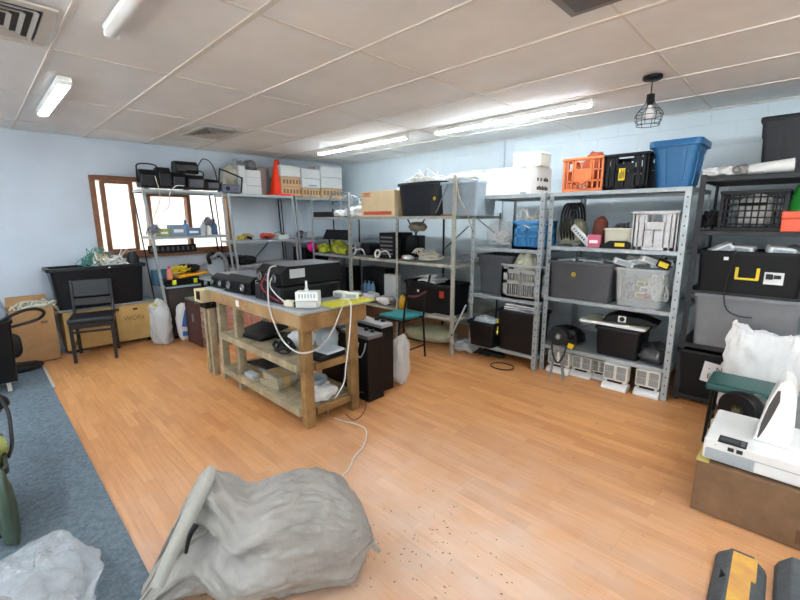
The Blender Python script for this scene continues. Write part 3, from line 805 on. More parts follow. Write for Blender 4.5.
# third shelf
zb = Z3[1]
s = seatR(547, 615, 262, zb, Y3-0.01); tote('plastic_tote', 'long dark grey bin with round yellow sticker', s, 0.46, mat('dark_grey_plastic','#48494d',0.5,var=0.1), 0.07, 0.018, 0.028, sticker=(-0.16, 0.66, 0.022, 'smile'))
hT = s.h
for i, (dx, dy, a) in enumerate(((-0.16, 0.12, 0.2), (-0.05, 0.2, -0.3), (0.09, 0.15, 0.1), (0.17, 0.26, 0.5))):
    plug_box('router_box', ['white router lying on the dark grey bin at left', 'white router lying slantwise in middle of the dark grey bin', 'white flat router at right in the dark grey bin', 'white router deepest in the dark grey bin'][i], 'router', (s.loc.x+dx, s.loc.y+dy, zb+hT-0.035), (0.17, 0.11, 0.055), WHT if i % 2 else LGREY, a, (0.12, -0.15+0.1*i))
s = seatR(613, 668, 269, zb, Y3+0.0); tote('plastic_tote', 'clear plastic bin of chargers on third shelf', s, 0.42, TUBC, 0.12, 0.014, 0.022)
ht = s.h
for i, (fx, fz, m_, nm) in enumerate(((-0.02, 0.52, YEL, 'yellow and black battery pack high in clear bin'), (-0.02, 0.2, YEL, 'yellow battery pack low in clear bin'), (0.22, 0.16, REDP, 'red battery pack in clear bin'), (0.1, 0.36, WHT, 'white battery pack in middle of clear bin'))):
    t = plug_box('battery_pack', nm, 'battery', (s.loc.x+fx*s.w*0.6, s.loc.y+0.11, zb+0.02+fz*ht*0.9), (0.07, 0.05, 0.05), m_, 0.2, (0.1, 0.1), BLK)
tangle('cable_tangle', 'black cable coiled inside the clear bin', (s.loc.x-0.08, s.loc.y+0.17, zb+0.03), (0.10, 0.08, 0.2), 7, 0.005, BCAB, 8)
tangle('cable_tangle', 'white cables filling the right of the clear bin', (s.loc.x+0.10, s.loc.y+0.2, zb+0.02), (0.10, 0.14, 0.26), 22, 0.007, WCAB, 9)
tangle('cable_tangle', 'grey cables filling the left of the clear bin', (s.loc.x-0.10, s.loc.y+0.24, zb+0.02), (0.10, 0.12, 0.24), 18, 0.007, GCAB, 10)
for i, (dx, dy, a, ty) in enumerate(((-0.17, 0.10, 0.5, 0.3), (-0.06, 0.16, 0.25, -0.25), (0.04, 0.12, 0.6, 0.35), (0.12, 0.22, 0.2, -0.2), (-0.1, 0.28, 0.9, 0.2), (0.05, 0.3, -0.3, -0.15))):
    plug_box('charger', ['white charger at left on top of clear bin', 'white charger second from left on top of clear bin', 'white charger in middle on top of clear bin', 'white charger at right on top of clear bin', 'white charger at rear left on top of clear bin', 'white charger at rear right on top of clear bin'][i], 'charger', (s.loc.x+dx, s.loc.y+dy, zb+ht+0.012+0.014*(i % 3)), (0.17, 0.07, 0.055), WHT, a, (0.1, ty), LGREY)
p = onY(664, 266, Y3+0.08); plug_box('battery_box', 'yellow and black printed box on corner of clear bin', 'box', (p.x-0.02, Y3+0.1, zb+ht+0.012), (0.10, 0.06, 0.07), BLK, 0.2, (0.1, 0.35), YEL)
# bottom shelf
zb = Z3[0]
s = seatR(594, 642, 329, zb, Y3+0.03); tote('storage_crate', 'black bin under a white board on the bottom shelf', s, 0.40, BLK, 0.08, 0.012, 0.03)
hb = s.h
a_ = onY(573, 318, Y3+0.05); t = thing('white_board', 'thin white board lying across the black bin', 'board', (s.loc.x-0.06, s.loc.y+0.19, zb+hb+0.012), 0)
b = MB(); b.obx((0,0,0.012), (0.56, 0.34, 0.018), (0.0, 0.02, 0.04)); b.build('board', mat('board_cream','#d6d8bd',0.6,var=0.05), t, bevel=0.002)
b = MB(); b.obx((0,-0.178,0.014), (0.55, 0.006, 0.026), (0.0, 0.02, 0.04)); b.build('edge_strip', WHT, t)
s0 = s
s = seatR(598, 648, 311, zb+hb+0.045, Y3+0.1)
t = thing('black_appliance', 'flat black appliance with white dial lying on white board', 'appliance', (s0.loc.x+0.06, s0.loc.y+0.16, zb+hb+0.052), 0.1)
b = MB(); b.prism([(-0.22,0),(0.22,0),(0.24,0.02),(0.12,0.06),(-0.12,0.075),(-0.2,0.04)], -0.1, 0.12); b.build('body', BLK, t, bevel=0.006)
b = MB(); b.bx(-0.085, -0.02, -0.104, -0.1, 0.006, 0.062); b.build('face_plate', WHT, t); MB().lathe([(0,-0.0065),(0.022,-0.0065),(0.022,-0.004)], 16, (-0.052, -0.1, 0.034), 'y').build('dial', BLK, t)
lump('black_bag', 'crumpled dark plastic bag on bottom shelf at right', 'bag', (-0.86, Y3+0.18, zb+0.003), (0.13, 0.15, 0.14), mat('dark_bag','#3b3b3d',0.4,var=0.3), 21, 0.3)
lump('black_bag', 'dark rag pushed behind the reel on bottom shelf', 'rag', (-1.66, Y3+0.22, zb+0.003), (0.15, 0.14, 0.16), BLK, 22, 0.3)
# cable reel with hose standing in front, and the white heaters under the shelf
def heater(label, px0, px1, pyT, Y, rz=0.0):
    a, c = onY(px0, pyT, Y), onY(px1, pyT, Y); w = (c.x-a.x)*0.98; h = 0.262 if Y < Y3+0.1 else 0.235
    zt_ = onY((px0+px1)/2, pyT, Y).z; h = min(max(zt_, 0.17), 0.235)
    t = thing('fan_heater', label, 'heater', ((a.x+c.x)/2, Y, 0.001), rz, 'white heaters under the big shelf unit')
    b = MB(); b.bx(-w/2, w/2, 0, 0.10, h*0.36, h); b.bx(-w*0.42, w*0.42, 0.02, 0.10, h*0.2, h*0.36); b.build('body', mat('ivory_plastic','#dcd8cc',0.45,var=0.06), t, bevel=0.006, seg=2)
    b = MB(); b.prism([(-0.03,0.002),(0.11,0.002),(0.11,h*0.2),(0.03,h*0.26),(-0.025,h*0.14)], -w*0.52, w*0.52, 'x'); b.build('foot', WHT, t, bevel=0.004)
    for ix in (0, 1):
        for iz in (0, 1):
            x0 = -w*0.43+ix*w*0.5; z0 = h*(0.45+0.27*iz); g = MB()
            n = 7
            for k in range(n):
                z = z0+h*0.225*k/(n-1); g.bx(x0, x0+w*0.36, -0.003, 0.0, z-h*0.008, z+h*0.008)
            for k in range(6):
                x = x0+w*0.36*k/5; g.bx(x-0.0012, x+0.0012, -0.003, 0, z0, z0+h*0.225)
            g.build('grille', GREY, t)
    MB().bx(-w*0.3, w*0.3, -0.004, 0.02, h*0.29, h*0.35).build('slot', BLK, t)
    return t
heater('white fan heater behind the black cable reel under the shelf', 548, 570, 352, Y3+0.02)
heater('white fan heater second from left under the big shelf unit', 572, 592, 357, Y3+0.06)
heater('white fan heater set furthest back under the big shelf unit', 593, 606, 361, Y3+0.12)
heater('white fan heater standing most forward under the big shelf unit', 604, 629, 361, Y3-0.045)
heater('white fan heater at right next to the shelf upright', 636, 662, 368, Y3-0.01)
p = onY(556, 335, Y3-0.16)
t = thing('cable_reel', 'black cable reel with yellow tag in front of the shelf post', 'cable reel', (p.x+0.03, Y3-0.16, 0.001), 0.25)
zc_ = p.z
MB().lathe([(0.0,-0.05),(0.085,-0.05),(0.092,-0.04),(0.092,-0.03),(0.05,-0.03),(0.05,0.03),(0.092,0.03),(0.092,0.05),(0,0.05)], 24, (0,0,zc_), 'y').build('drum', BLK, t, smooth='auto')
MB().lathe([(0,-0.065),(0.02,-0.065),(0.03,-0.052),(0.03,-0.05)], 16, (0,0,zc_), 'y').build('hub', STEEL, t, smooth='auto')
b = MB()
for k in range(7): b.tube([((0.062+0.006*(k % 3))*math.cos(a), -0.024+0.008*k, zc_+(0.062+0.006*(k % 3))*math.sin(a)) for a in [2*PI*i/20 for i in range(20)]], 0.006, 5, closed=True)
b.build('wound_cable', BCAB, t, smooth=True)
b = MB(); b.beam((-0.06,-0.04,0.0), (0,-0.04,zc_), 0.012, 0.012, (0,1,0)); b.beam((0.07,-0.04,0.0), (0,-0.04,zc_), 0.012, 0.012, (0,1,0)); b.beam((-0.06,0.04,0.0), (0,0.04,zc_), 0.012, 0.012, (0,1,0)); b.beam((0.07,0.04,0.0), (0,0.04,zc_), 0.012, 0.012, (0,1,0)); b.build('stand', STEEL, t)
MB().tube(spline([(-0.05,-0.07,zc_-0.05),(-0.03,-0.09,zc_-0.17),(0.02,-0.1,zc_-0.24),(0.07,-0.09,zc_-0.15),(0.08,-0.06,zc_-0.03)], 7), 0.009, 6).build('hose', BCAB, t, smooth=True)
b = MB(); b.obx((0.11,-0.02,zc_-0.06), (0.09,0.05,0.09), (0.2,0.3,0)); b.build('motor_box', BLK, t, bevel=0.006); MB().obx((0.115,-0.05,zc_-0.075), (0.05,0.004,0.05), (0.2,0.3,0)).build('yellow_tag', YEL, t)
# ---- on the narrow rack ----------------------------------------------------------------
zt = Z2[3]
s = seatR(477, 532, 168, zt, Y2+0.015); t = carton('equipment_case', 'big white metal cabinet lying on top of narrow shelf unit', s, 0.44, WHT2, tape=False, category='cabinet')
b = MB()
for fx, fz in ((-0.72, 0.97), (0.72, 0.97), (-0.86, 0.05), (0.74, 0.04)): b.bx(fx*s.w/2-0.03, fx*s.w/2+0.03, -0.006, 0, fz*s.h-0.016, fz*s.h+0.01)
b.build('clip', LGREY, t)
for j in range(2):
    for k in range(7):
        if j == 1 and k in (1, 3): continue
        y = 0.12+0.035*k; MB().bx(s.w/2+0.0002, s.w/2+0.002, y, y+0.028, 0.045+0.085*j, 0.075+0.085*j+(0.01 if k % 2 else 0)).build('vent_slot', INK, t)
pass
hW = s.h
s = seatR(514, 541, 153, zt+hW+0.004, Y2+0.10); t = thing('junction_box', 'small ivory box stacked on the big white cabinet', 'box', s.loc, 0)
hh = max(0.1, s.h); b = MB(); b.bx(-s.w/2, s.w/2, 0, 0.22, 0, hh*0.84); b.build('body', mat('ivory_enamel','#dfe0d2',0.4), t, bevel=0.003); b = MB(); b.bx(-s.w/2-0.006, s.w/2+0.006, -0.006, 0.226, hh*0.845, hh); b.build('lid', mat('ivory_enamel','#dfe0d2',0.4), t, bevel=0.005)
zb = Z2[2]
s = seatR(513, 543, 221, zb, Y2+0.02); crate('crate', 'bright blue plastic crate of white cables on narrow shelf unit', s, 0.32, BLUEC, 'slots')
tangle('cable_tangle', 'white cables heaped in the bright blue crate', (s.loc.x, s.loc.y+0.16, zb+s.h*0.55), (s.w*0.5, 0.17, 0.2), 20, 0.006, WCAB, 31, loose=8)
s = seatR(484, 513, 226, zb, Y2+0.08); o = lump('plastic_bag', 'clear bag of white cables beside the bright blue crate', 'bag', s.loc+Vector((0,0.12,0)), (s.w*0.52, 0.13, s.h*1.05), CLEAR, 33, 0.3)
tangle('cable_tangle', 'white cables packed inside the clear bag on narrow unit', s.loc+Vector((0,0.12,0.01)), (s.w*0.40, 0.09, s.h*0.72), 16, 0.006, WCAB, 34)
zb = Z2[1]
s = seatR(476, 513, 255, zb, Y2+0.09); tote('plastic_tote', 'dusty charcoal bin with wide rim on narrow unit', s, 0.42, mat('dusty_charcoal','#4d5358',0.6,var=0.2), 0.10, 0.02, 0.035, band=0.66, handle=None)
s = seatR(502, 542, 265, zb, Y2+0.004); crate('crate', 'grey white crate with cloth in it on narrow unit', s, 0.36, mat('dirty_grey_plastic','#a3a6a5',0.5,var=0.2,scale=16), 'slots')
lump('cloth', 'crumpled cream cloth lying in the grey white crate', 'cloth', (s.loc.x-0.02, s.loc.y+0.17, zb+s.h*0.45), (0.13, 0.13, s.h*0.75), mat('cream_cloth','#cfcdb4',0.9,var=0.12), 36, 0.3)
p = onY(523, 268, Y2+0.1); MBt = MB(); MBt.tube([(0.085*math.cos(a), 0.03*math.sin(2*a), 0.095+0.095*math.sin(a)) for a in [2*PI*i/26 for i in range(26)]], 0.006, 6, closed=True)
tag(MBt.build('cable_loop', LGREY, None, smooth=True, loc=(p.x+0.02, Y2+0.14, zb+s.h+0.012)), 'upright loop of pale cable on the grey white crate', 'cable')
zb = Z2[0]
s = seatR(496, 538, 312, zb, Y2+0.0); t = tote('waste_bin', 'tall black bin of white papers on the bottom shelf', s, 0.34, mat('brown_black_plastic','#151211',0.5,var=0.15,spec=0.3), 0.10, 0.010, 0.03)
MB().bx(-s.w/2+0.012, -s.w/2+0.03, -0.003, 0.013, s.h*0.35, s.h*0.75).build('yellow_tag', mat('dull_yellow','#b9a93a',0.6), t)
hp = s.h
for k in range(6):
    q = MB(); q.obx((0, 0, 0), (s.w*0.72, 0.24, 0.012), (0.06*math.sin(k*2.1), -0.1+0.03*k, 0.2*math.sin(k*1.7)))
    tag(q.build('paper_bundle', PAPER if k % 3 else GREY, None, loc=(s.loc.x+0.01*math.sin(k*3), s.loc.y+0.17, zb+hp-0.03+0.016*k)), 'loose white papers stacked on the tall black bin', 'papers', 'papers on the tall black bin')
s = seatR(466, 494, 322, zb, Y2-0.10); t = tote('waste_bin', 'small black bin with grey stuff at left of narrow unit', s, 0.26, BLK, 0.16, 0.012, 0.035)
hs = s.h
lump('paper_bag', 'flat grey bag folded into the small black bin', 'bag', (s.loc.x, s.loc.y+0.13, zb+hs*0.6), (s.w*0.42, 0.10, hs*0.5), LGREY, 41, 0.12)
tangle('cable_tangle', 'black cables on the floor under the narrow shelf unit', (-2.45, Y2+0.10, 0.001), (0.22, 0.12, 0.06), 10, 0.007, BCAB, 42)
p = onZ(502, 367)
tag(MB().tube([(0.125*math.cos(a), 0.10*math.sin(a), 0.008) for a in [2*PI*i/30 for i in range(30)]], 0.006, 6, closed=True).build('cable_loop', BCAB, None, smooth=True, loc=(p.x, p.y, 0.001)), 'thin black cable loop lying on floor before narrow unit', 'cable')
# ---- on the long thin unit -------------------------------------------------------------
zt = ZU[2]
s = seatR(392, 441, 182, zt, YU+0.0); tub = tote('plastic_tub', 'big navy black round tub of cables with yellow sticker', s, 0.46, NAVY, 0.10, 0.015, 0.03, ribs=0, sticker=(0.72, 0.5, 0.02, 'smile'), round_=0.16)
tangle('cable_tangle', 'white cable coil heaped in the navy black tub', (s.loc.x+0.0, s.loc.y+0.22, zt+s.h*0.75), (s.w*0.44, 0.2, 0.19), 26, 0.0065, WCAB, 51, loose=4)
s = seatR(439, 478, 181, zt, YU+0.04); t = tote('plastic_tote', 'pale grey plastic bin between navy tub and white cabinet', s, 0.42, mat('blue_grey_plastic','#9aa9b3',0.45,var=0.1), 0.07, 0.012, 0.03)
tangle('cable_tangle', 'white wires and film piled on the pale grey bin', (s.loc.x, s.loc.y+0.2, zt+s.h*0.75), (s.w*0.46, 0.18, 0.15), 14, 0.006, WCAB, 52, loose=6)
lump('plastic_film', 'crumpled white film lying in the pale grey bin', 'plastic film', (s.loc.x-0.02, s.loc.y+0.2, zt+s.h*0.8), (s.w*0.42, 0.17, 0.16), MILKY, 53, 0.3)
def rod(label, pa, pb, Ya, Yb, r, m, cat='rod', nm='rod'):
    a = onY(*pa, Ya); b_ = onY(*pb, Yb)
    t = thing(nm, label, cat, a); d = b_-a
    MB().cyl((0,0,0), d, r, r*0.85, 8).build('shaft', m, t, smooth='auto'); u_ = d.normalized()
    MB().cyl(d, d+u_*0.02, r*1.3, r*1.0, 8).build('end_cap', BLK, t)
rod('grey rod leaning between navy tub and grey bin', (448,184), (436,213), YU-0.015, YU+0.012, 0.008, GCAB)
cord('tan_stick', 'tan wooden stick by the beige upright, shaped like a strap', [onY(457,184,YU+0.03), onY(459,196,YU-0.03), onY(466,212,YU-0.035), onY(473,232,YU-0.035)], 0.006, WOODG, 'stick')  # a wooden stick, drawn as a soft hanging strap
plank = onY(447, 213, YU); tag(MB().bx(-0.07, 0.07, -0.03, 0.03, 0.001, 0.018).build('wood_offcut', WOODP, None, loc=(plank.x, YU+0.005, zt+0.001), bevel=0.002), 'small wood offcut on shelf edge before the pale grey bin', 'wood')
s = seatR(361, 394, 191, zt, YU+0.02); carton('cardboard_box', 'light cardboard box with red stripe beside the navy tub', s, 0.30, CARDL, marks=[(REDINK, [(-0.85,0.85,0.06,0.2),(-0.9,-0.4,0.80,0.83),(-0.9,-0.4,0.92,0.95),(-0.9,-0.88,0.83,0.92),(-0.42,-0.4,0.83,0.92),(-0.8,-0.5,0.85,0.90)])])
lump('plastic_bag', 'white plastic bag standing behind the red striped box', 'bag', (s.loc.x+0.06, s.loc.y+0.42, zt+0.003), (0.17, 0.10, 0.33), SACKW, 55, 0.25)
for i, (px, r_, m_) in enumerate(((336, 0.19, GCAB), (342, 0.16, LGREY), (348, 0.13, GCAB), (352, 0.11, WCAB))):
    p = onY(px+4, 214, YU+0.25); q = MB()
    q.tube([(r_*1.25*math.cos(a), 0.05*math.sin(a*2), max(0.02, r_*0.95+r_*0.95*math.sin(a))) for a in [2*PI*k/30 for k in range(30)]], 0.013, 7, closed=True)
    tag(q.build('hose_coil', m_, None, smooth=True, loc=(p.x, YU+0.27+0.055*i, zt+0.004)), ['largest grey hose loop beside the red striped box', 'pale hose loop inside the largest grey one', 'mid grey hose loop beside the red striped box', 'small white hose loop nearest the red striped box'][i], 'hose')
for i, (px, w_, h_) in enumerate(((322, 0.10, 0.07), (341, 0.11, 0.09), (352, 0.10, 0.11), (360, 0.08, 0.13))):
    p = onY(px, 214, YU+0.1)
    if i == 0: continue
    lump('plastic_bag', ['', 'white crumpled bag by the thin upright on top shelf', 'white bag bundle in front of the hose loops', 'white bag bundle touching the red striped box'][i], 'bag', (p.x, YU+0.1, zt+0.003), (w_, 0.09, h_), SACKW, 60+i, 0.35)
s = seatR(313, 337, 210, zt, YU+0.1); t = carton('video_recorder', 'flat dark grey recorder on top shelf near the corner', s, 0.25, CHAR, tape=False, category='recorder', hgt=0.075)
MB().bx(-0.1, 0.12, -0.002, 0, 0.02, 0.05).build('face_plate', BLK, t)
# shelf with vests
zb = ZU[1]
p = onY(310.5, 249, YU+0.02); t = thing('ball', 'bright pink ball on shelf beside the yellow vests', 'ball', (p.x, YU+0.06, zb+0.002))
MB().lathe([(0.085*math.sin(PI*i/16), 0.085-0.085*math.cos(PI*i/16)) for i in range(17)], 24).build('shell', PINK, t, smooth=True)
MB().tube([(0.0855*math.cos(a), 0.0, 0.085+0.0855*math.sin(a)) for a in [2*PI*i/32 for i in range(32)]], 0.0015, 4, closed=True).build('seam', PINK, t)
for i, (px, w_, h_, nm) in enumerate(((326, 0.12, 0.13, 'left yellow hi-vis vest crumpled on shelf'), (337, 0.13, 0.17, 'middle yellow and dark hi-vis vest in the heap'), (345, 0.10, 0.11, 'right yellow hi-vis vest crumpled by the thin upright'))):
    p = onY(px, 254, YU+0.12); t = lump('safety_vest', nm, 'vest', (p.x, YU+0.10+0.06*(i == 1), zb+0.003), (w_, 0.10, h_), HIVIS, 70+i, 0.4, freq=2.4)
s = seatR(313, 346, 226, zb+0.18, YU+0.22)
t = thing('dark_panel', 'dark flat panel tilted above the yellow vests', 'panel', (s.loc.x, YU+0.34, zb+0.21), 0)
b = MB(); b.obx((0,0.02,0.06), (0.62, 0.012, 0.17), (-0.5,0,0)); b.build('panel', CHAR, t, bevel=0.002); b = MB(); b.beam((-0.25,0.08,-0.205), (-0.25,0.05,0.06), 0.02, 0.02); b.beam((0.25,0.08,-0.205), (0.25,0.05,0.06), 0.02, 0.02); b.build('leg', BLK, t)
def headset(label, p, r, tilt=0.0):
    t = thing('headphones', label, 'headphones', p)
    MB().tube([(r*math.cos(a), 0.012*math.sin(a), r*1.0+0.012+r*math.sin(a)) for a in [2*PI*i/24 for i in range(24)]], 0.013, 8, closed=True).build('ring', WHT, t, smooth=True)
    MB().tube(spline([(r,0,r+0.03),(r+0.08,0.02,r+0.05),(r+0.16,0.0,r+0.035),(r+0.2,0.0,0.02)], 6), 0.010, 6).build('arm', WHT, t, smooth=True)
p = onY(354, 256, YU+0.06); headset('white ring with bent arm on shelf by the thin upright', (p.x, YU+0.05, zb+0.003), 0.05)
p = onY(378, 256, YU+0.06); headset('white ring with arm on shelf nearer the black tower', (p.x, YU+0.05, zb+0.003), 0.045)
for i, (px, w_, h_, m_) in enumerate(((352, 0.22, 0.16, LGREY), (366, 0.20, 0.17, BLK))):
    p = onY(px, 250, YU+0.3); plug_box('printer', ['grey printer at the back of the shelf behind white rings', 'black printer at the back of the shelf behind white rings'][i], 'printer', (p.x+0.03, YU+0.36, zb+0.002), (w_, 0.25, h_), m_, 0.1, (0,0), CHAR)
s = seatR(379, 394, 233, zb, YU+0.08); t = carton('computer_tower', 'black computer tower standing left of dusty upright', s, 0.35, BLK, tape=False, category='computer')
b = MB()
for k in range(5): b.bx(-s.w*0.4, s.w*0.4, -0.004, 0, s.h*(0.15+0.16*k), s.h*(0.22+0.16*k))
b.build('drive_bay', GREY, t)
s = seatR(398, 422, 235, zb, YU+0.2); t = thing('monitor', 'black monitor seen between the uprights on the middle shelf', 'monitor', s.loc, 0)
b = MB(); b.bx(-s.w/2-0.03, s.w/2+0.02, 0, 0.04, 0.03, s.h); b.build('casing', BLK, t, bevel=0.006); MB().bx(-s.w/2-0.015, s.w/2+0.005, -0.002, 0, 0.05, s.h-0.02).build('screen', mat('dark_screen','#0c0e12',0.15), t); b = MB(); b.bx(-0.08, 0.08, -0.03, 0.07, 0, 0.012); b.bx(-0.02,0.02,0.01,0.03,0.012,0.05); b.build('stand', BLK, t)
p = onY(428, 262, YU+0.12); tangle('cable_tangle', 'white and cream cables spread on the middle shelf', (p.x+0.02, YU+0.13, zb+0.002), (0.23, 0.12, 0.12), 18, 0.007, mat('cream_cable','#d9d2c2',0.5), 81, loose=8)
p = onY(408, 262, YU+0.1); tangle('cable_tangle', 'orange cable on the middle shelf by dusty upright', (p.x, YU+0.09, zb+0.002), (0.10, 0.07, 0.06), 7, 0.006, mat('orange_cable','#e2805a',0.5), 82)
p = onY(466, 262, YU+0.1); tangle('cable_tangle', 'grey cables behind the beige upright on middle shelf', (p.x-0.10, YU+0.22, zb+0.002), (0.10, 0.10, 0.12), 9, 0.007, GCAB, 83)
p = onY(404, 266, YU-0.01); t = lump('paper_bag', 'white rag hanging over the middle shelf edge', 'rag', (p.x, YU+0.06, zb+0.012), (0.08, 0.055, 0.05), SACKW, 84, 0.2)
p = onY(421, 236, YU+0.3); tag(lump('cloth', 'dusty brown cloth lying on top of the black monitor', 'cloth', (p.x-0.05, YU+0.30, zb+0.35), (0.13, 0.08, 0.10), mat('dusty_brown_cloth','#857a69',0.9,var=0.2), 85, 0.3), 'dusty brown cloth hung up behind the black monitor', 'cloth')
# lowest shelf of the long unit
zb = ZU[0]
s = seatR(403, 451, 283, zb, YU+0.06); t = tote('plastic_tote', 'black bin with red sticker on low shelf behind teal seat', s, 0.42, BLK, 0.05, 0.015, 0.035, sticker=[(0.62, 0.68, (0.07,0.08), REDP), (-0.35, 0.7, (0.03,0.03), PAPER)])
hq = s.h
for k in range(4):
    q = MB(); q.obx((0,0,0), (0.25, 0.2, 0.012), (0.08*math.sin(k*2), 0.1*math.cos(k*3), 0.3*math.sin(k*2.3)))
    tag(q.build('paper_bundle', PAPER, None, loc=(s.loc.x-0.06+0.05*math.sin(k*4), s.loc.y+0.2, zb+hq+0.004+0.02*k)), 'white papers lying on the black red-stickered bin', 'papers', 'papers on the red stickered bin')
p = onY(401, 308, YU+0.05); tag(MB().lathe([(0,0),(0.04,0),(0.045,0.02),(0.045,0.13),(0.02,0.16),(0.02,0.18),(0,0.18)], 14).build('bottle', mat('amber_plastic','#e0a820',0.4), None, smooth='auto', loc=(p.x+0.015, YU+0.06, zb+0.002)), 'yellow bottle at left of the red stickered bin', 'bottle')
tag(MB().obx((0,0,0.01), (0.30, 0.16, 0.018), (0,0,0.2)).build('board', mat('grey_board','#b9b7ae',0.7), None, loc=(-2.95, YU+0.02, zb+0.001)), 'pale board on low shelf edge at the beige upright', 'board')
for i, (px, w_, h_, m_) in enumerate(((356, 0.13, 0.10, SACKW), (371, 0.14, 0.13, SACKW), (386, 0.13, 0.11, SACKW))):
    p = onY(px, 300, YU+0.1); lump('cloth', ['white cloth heap on low shelf by thin upright', 'white cloth heap in middle of low shelf', 'white cloth heap at right of low shelf'][i], 'cloth', (p.x, YU+0.10, zb+0.003), (w_, 0.10, h_*0.9), m_, 90+i, 0.35)
p = onY(362, 285, YU+0.14)
for k in range(3):
    t = thing('water_bottle', ['clear blue bottle at left in pack on low shelf', 'clear blue bottle in middle of pack on low shelf', 'clear blue bottle at right in pack on low shelf'][k], 'bottle', (p.x-0.09+0.085*k, YU+0.28, zb+0.002))
    MB().lathe([(0,0.002),(0.036,0.002),(0.038,0.03),(0.034,0.09),(0.038,0.13),(0.03,0.19),(0.013,0.215),(0.013,0.225),(0,0.225)], 14).build('bottle_body', mat('blue_pet','#7fa6c8',0.15,alpha=0.8), t, smooth='auto'); MB().lathe([(0,0.226),(0.015,0.226),(0.015,0.243),(0,0.243)], 12).build('cap', BLUE, t)
s = seatR(362, 385, 268, zb, YU+0.36); carton('speaker_box', 'black box at the back of low shelf behind white cloths', s, 0.2, BLK, tape=False, category='box')
s = seatR(384, 396, 275, zb, YU+0.30); carton('white_box', 'white flat box standing at right on the low shelf', s, 0.10, WCARD, tape=False, category='box')
s = seatR(316, 345, 266, zb, YU+0.16); t = carton('speaker_box', 'black metal case on low shelf behind bench equipment', s, 0.3, BLK2, tape=False, category='case')
lump('tool_bag', 'dark grey bag on top of the black case near vests', 'bag', (s.loc.x, s.loc.y+0.15, zb+s.h+0.006), (0.16, 0.12, 0.16), mat('grey_bag','#6f6f70',0.6,var=0.4,scale=20), 95, 0.35)
# sack on floor beneath
p = onZ(417, 345); lump('rubble_sack', 'flat white and green sack on floor beneath long shelf unit', 'sack', (p.x-0.02, p.y+0.30, 0.001), (0.36, 0.22, 0.16), mat('green_white_sack','#d3d8c4',0.5,col2='#aeb878',scale=6,bump=0.3), 97, 0.2, rz=0.2)
lump('rubble_sack', 'grey plastic sack on floor between beige upright and narrow unit', 'sack', (-2.78, YU+0.32, 0.001), (0.14, 0.2, 0.12), MILKY, 98, 0.25)
rod('white pole leaning at the right of beige upright', (466,305), (452,334), YU-0.035, YU-0.05, 0.010, LGREY, 'pole', 'pole')
# ---- black unit at the right edge -------------------------------------------------------
zt = Z4[4]
for i, (pa, pb, w_, m_) in enumerate(((700, 722, 0.08, SACKW), (716, 735, 0.07, SACKW), (735, 748, 0.06, mat('grey_bag2','#8f8b88',0.5,var=0.3)), (745, 765, 0.07, SACKW))):
    p = onY((pa+pb)/2, 174, Y4+0.1); lump('plastic_bag', ['white crumpled bag at left on top of black unit', 'white bag with grey folds second from left on black unit', 'grey folded bag in middle on top of black unit', 'small white bag next to the rolled white sheet'][i], 'bag', (p.x, Y4+0.12, zt+0.003), (w_, 0.10, 0.07), m_, 110+i, 0.35)
p = onY(770, 168, Y4+0.05); t = thing('rolled_sheet', 'rolled white plastic sheet lying before the black bin', 'roll', (p.x, Y4+0.07, zt+0.003), 0.05)
q = MB(); 
for k in range(12):
    pass
q.tube(spline([(-0.12,0,0.04),(-0.03,0.0,0.045),(0.06,0.0,0.05),(0.13,0,0.055)], 5), 0.036, 14, r1=0.05); q.build('roll', SACKW, t, smooth='auto')
MB().tube([(0.131,0,0.055),(0.134,0,0.055)], 0.034, 14).build('hollow', GREY, t)
s = seatR(762, 842, 112, zt, Y4+0.16); tote('plastic_tote', 'black bin with ribs on top of black unit, near ceiling', s, 0.36, CHAR, 0.12, 0.016, 0.03, ribs=2, band=0.66)
zb = Z4[3]
s = seatR(722, 791, 190, zb, Y4+0.04); crate('crate', 'black lattice crate on second shelf of black unit', s, 0.36, BLK, 'grid', nx=10, nz=6)
lump('paper_bag', 'white paper showing inside the black lattice crate', 'paper', (s.loc.x+0.0, s.loc.y+0.18, zb+0.02), (0.12, 0.12, s.h*0.75), SACKW, 120, 0.2)
p = onY(708, 226, Y4+0.12); tangle('cable_tangle', 'black cables at left of the black lattice crate', (p.x+0.01, Y4+0.14, zb+0.002), (0.085, 0.10, 0.17), 12, 0.006, BCAB, 121)
s = seatR(783, 830, 211, zb, Y4-0.004); t = carton('toolbox', 'orange red plastic case at right edge of photo', s, 0.20, mat('orange_red_plastic','#e2532f',0.4), tape=False, category='case', hgt=s.h*0.62)
MB().bx(-s.w/2-0.004, s.w/2+0.004, -0.004, 0.204, s.h*0.62+0.004, s.h).build('lid', mat('orange_red_plastic','#e2532f',0.4), t, bevel=0.006)
lump('green_bag', 'green bag showing above the orange red case', 'bag', (s.loc.x+0.05, s.loc.y+0.32, zb+0.003), (0.14, 0.08, 0.34), GREENP, 123, 0.2)
zb = Z4[2]
s = seatR(697, 812, 252, zb, Y4-0.02); t = tote('plastic_tote', 'wide black bin with yellow handle on black unit', s, 0.46, mat('soft_black_plastic','#0d0d0f',0.5,var=0.15,spec=0.25), 0.05, 0.012, 0.03, handle=(0.125, 0.085, s.h*0.5, YEL), sticker=[(0.47, 0.42, (0.11, 0.09), PAPER), (-0.42, 0.82, (0.03, 0.025), PAPER)])
q = MB(); y_ = 0.003; hx = s.w/2*0.47
q.bx(hx-0.045, hx-0.005, y_-0.004, y_, s.h*0.40, s.h*0.52); q.bx(hx+0.0, hx+0.04, y_-0.004, y_, s.h*0.42, s.h*0.5); q.build('label_mark', INK, t)
hA = s.h
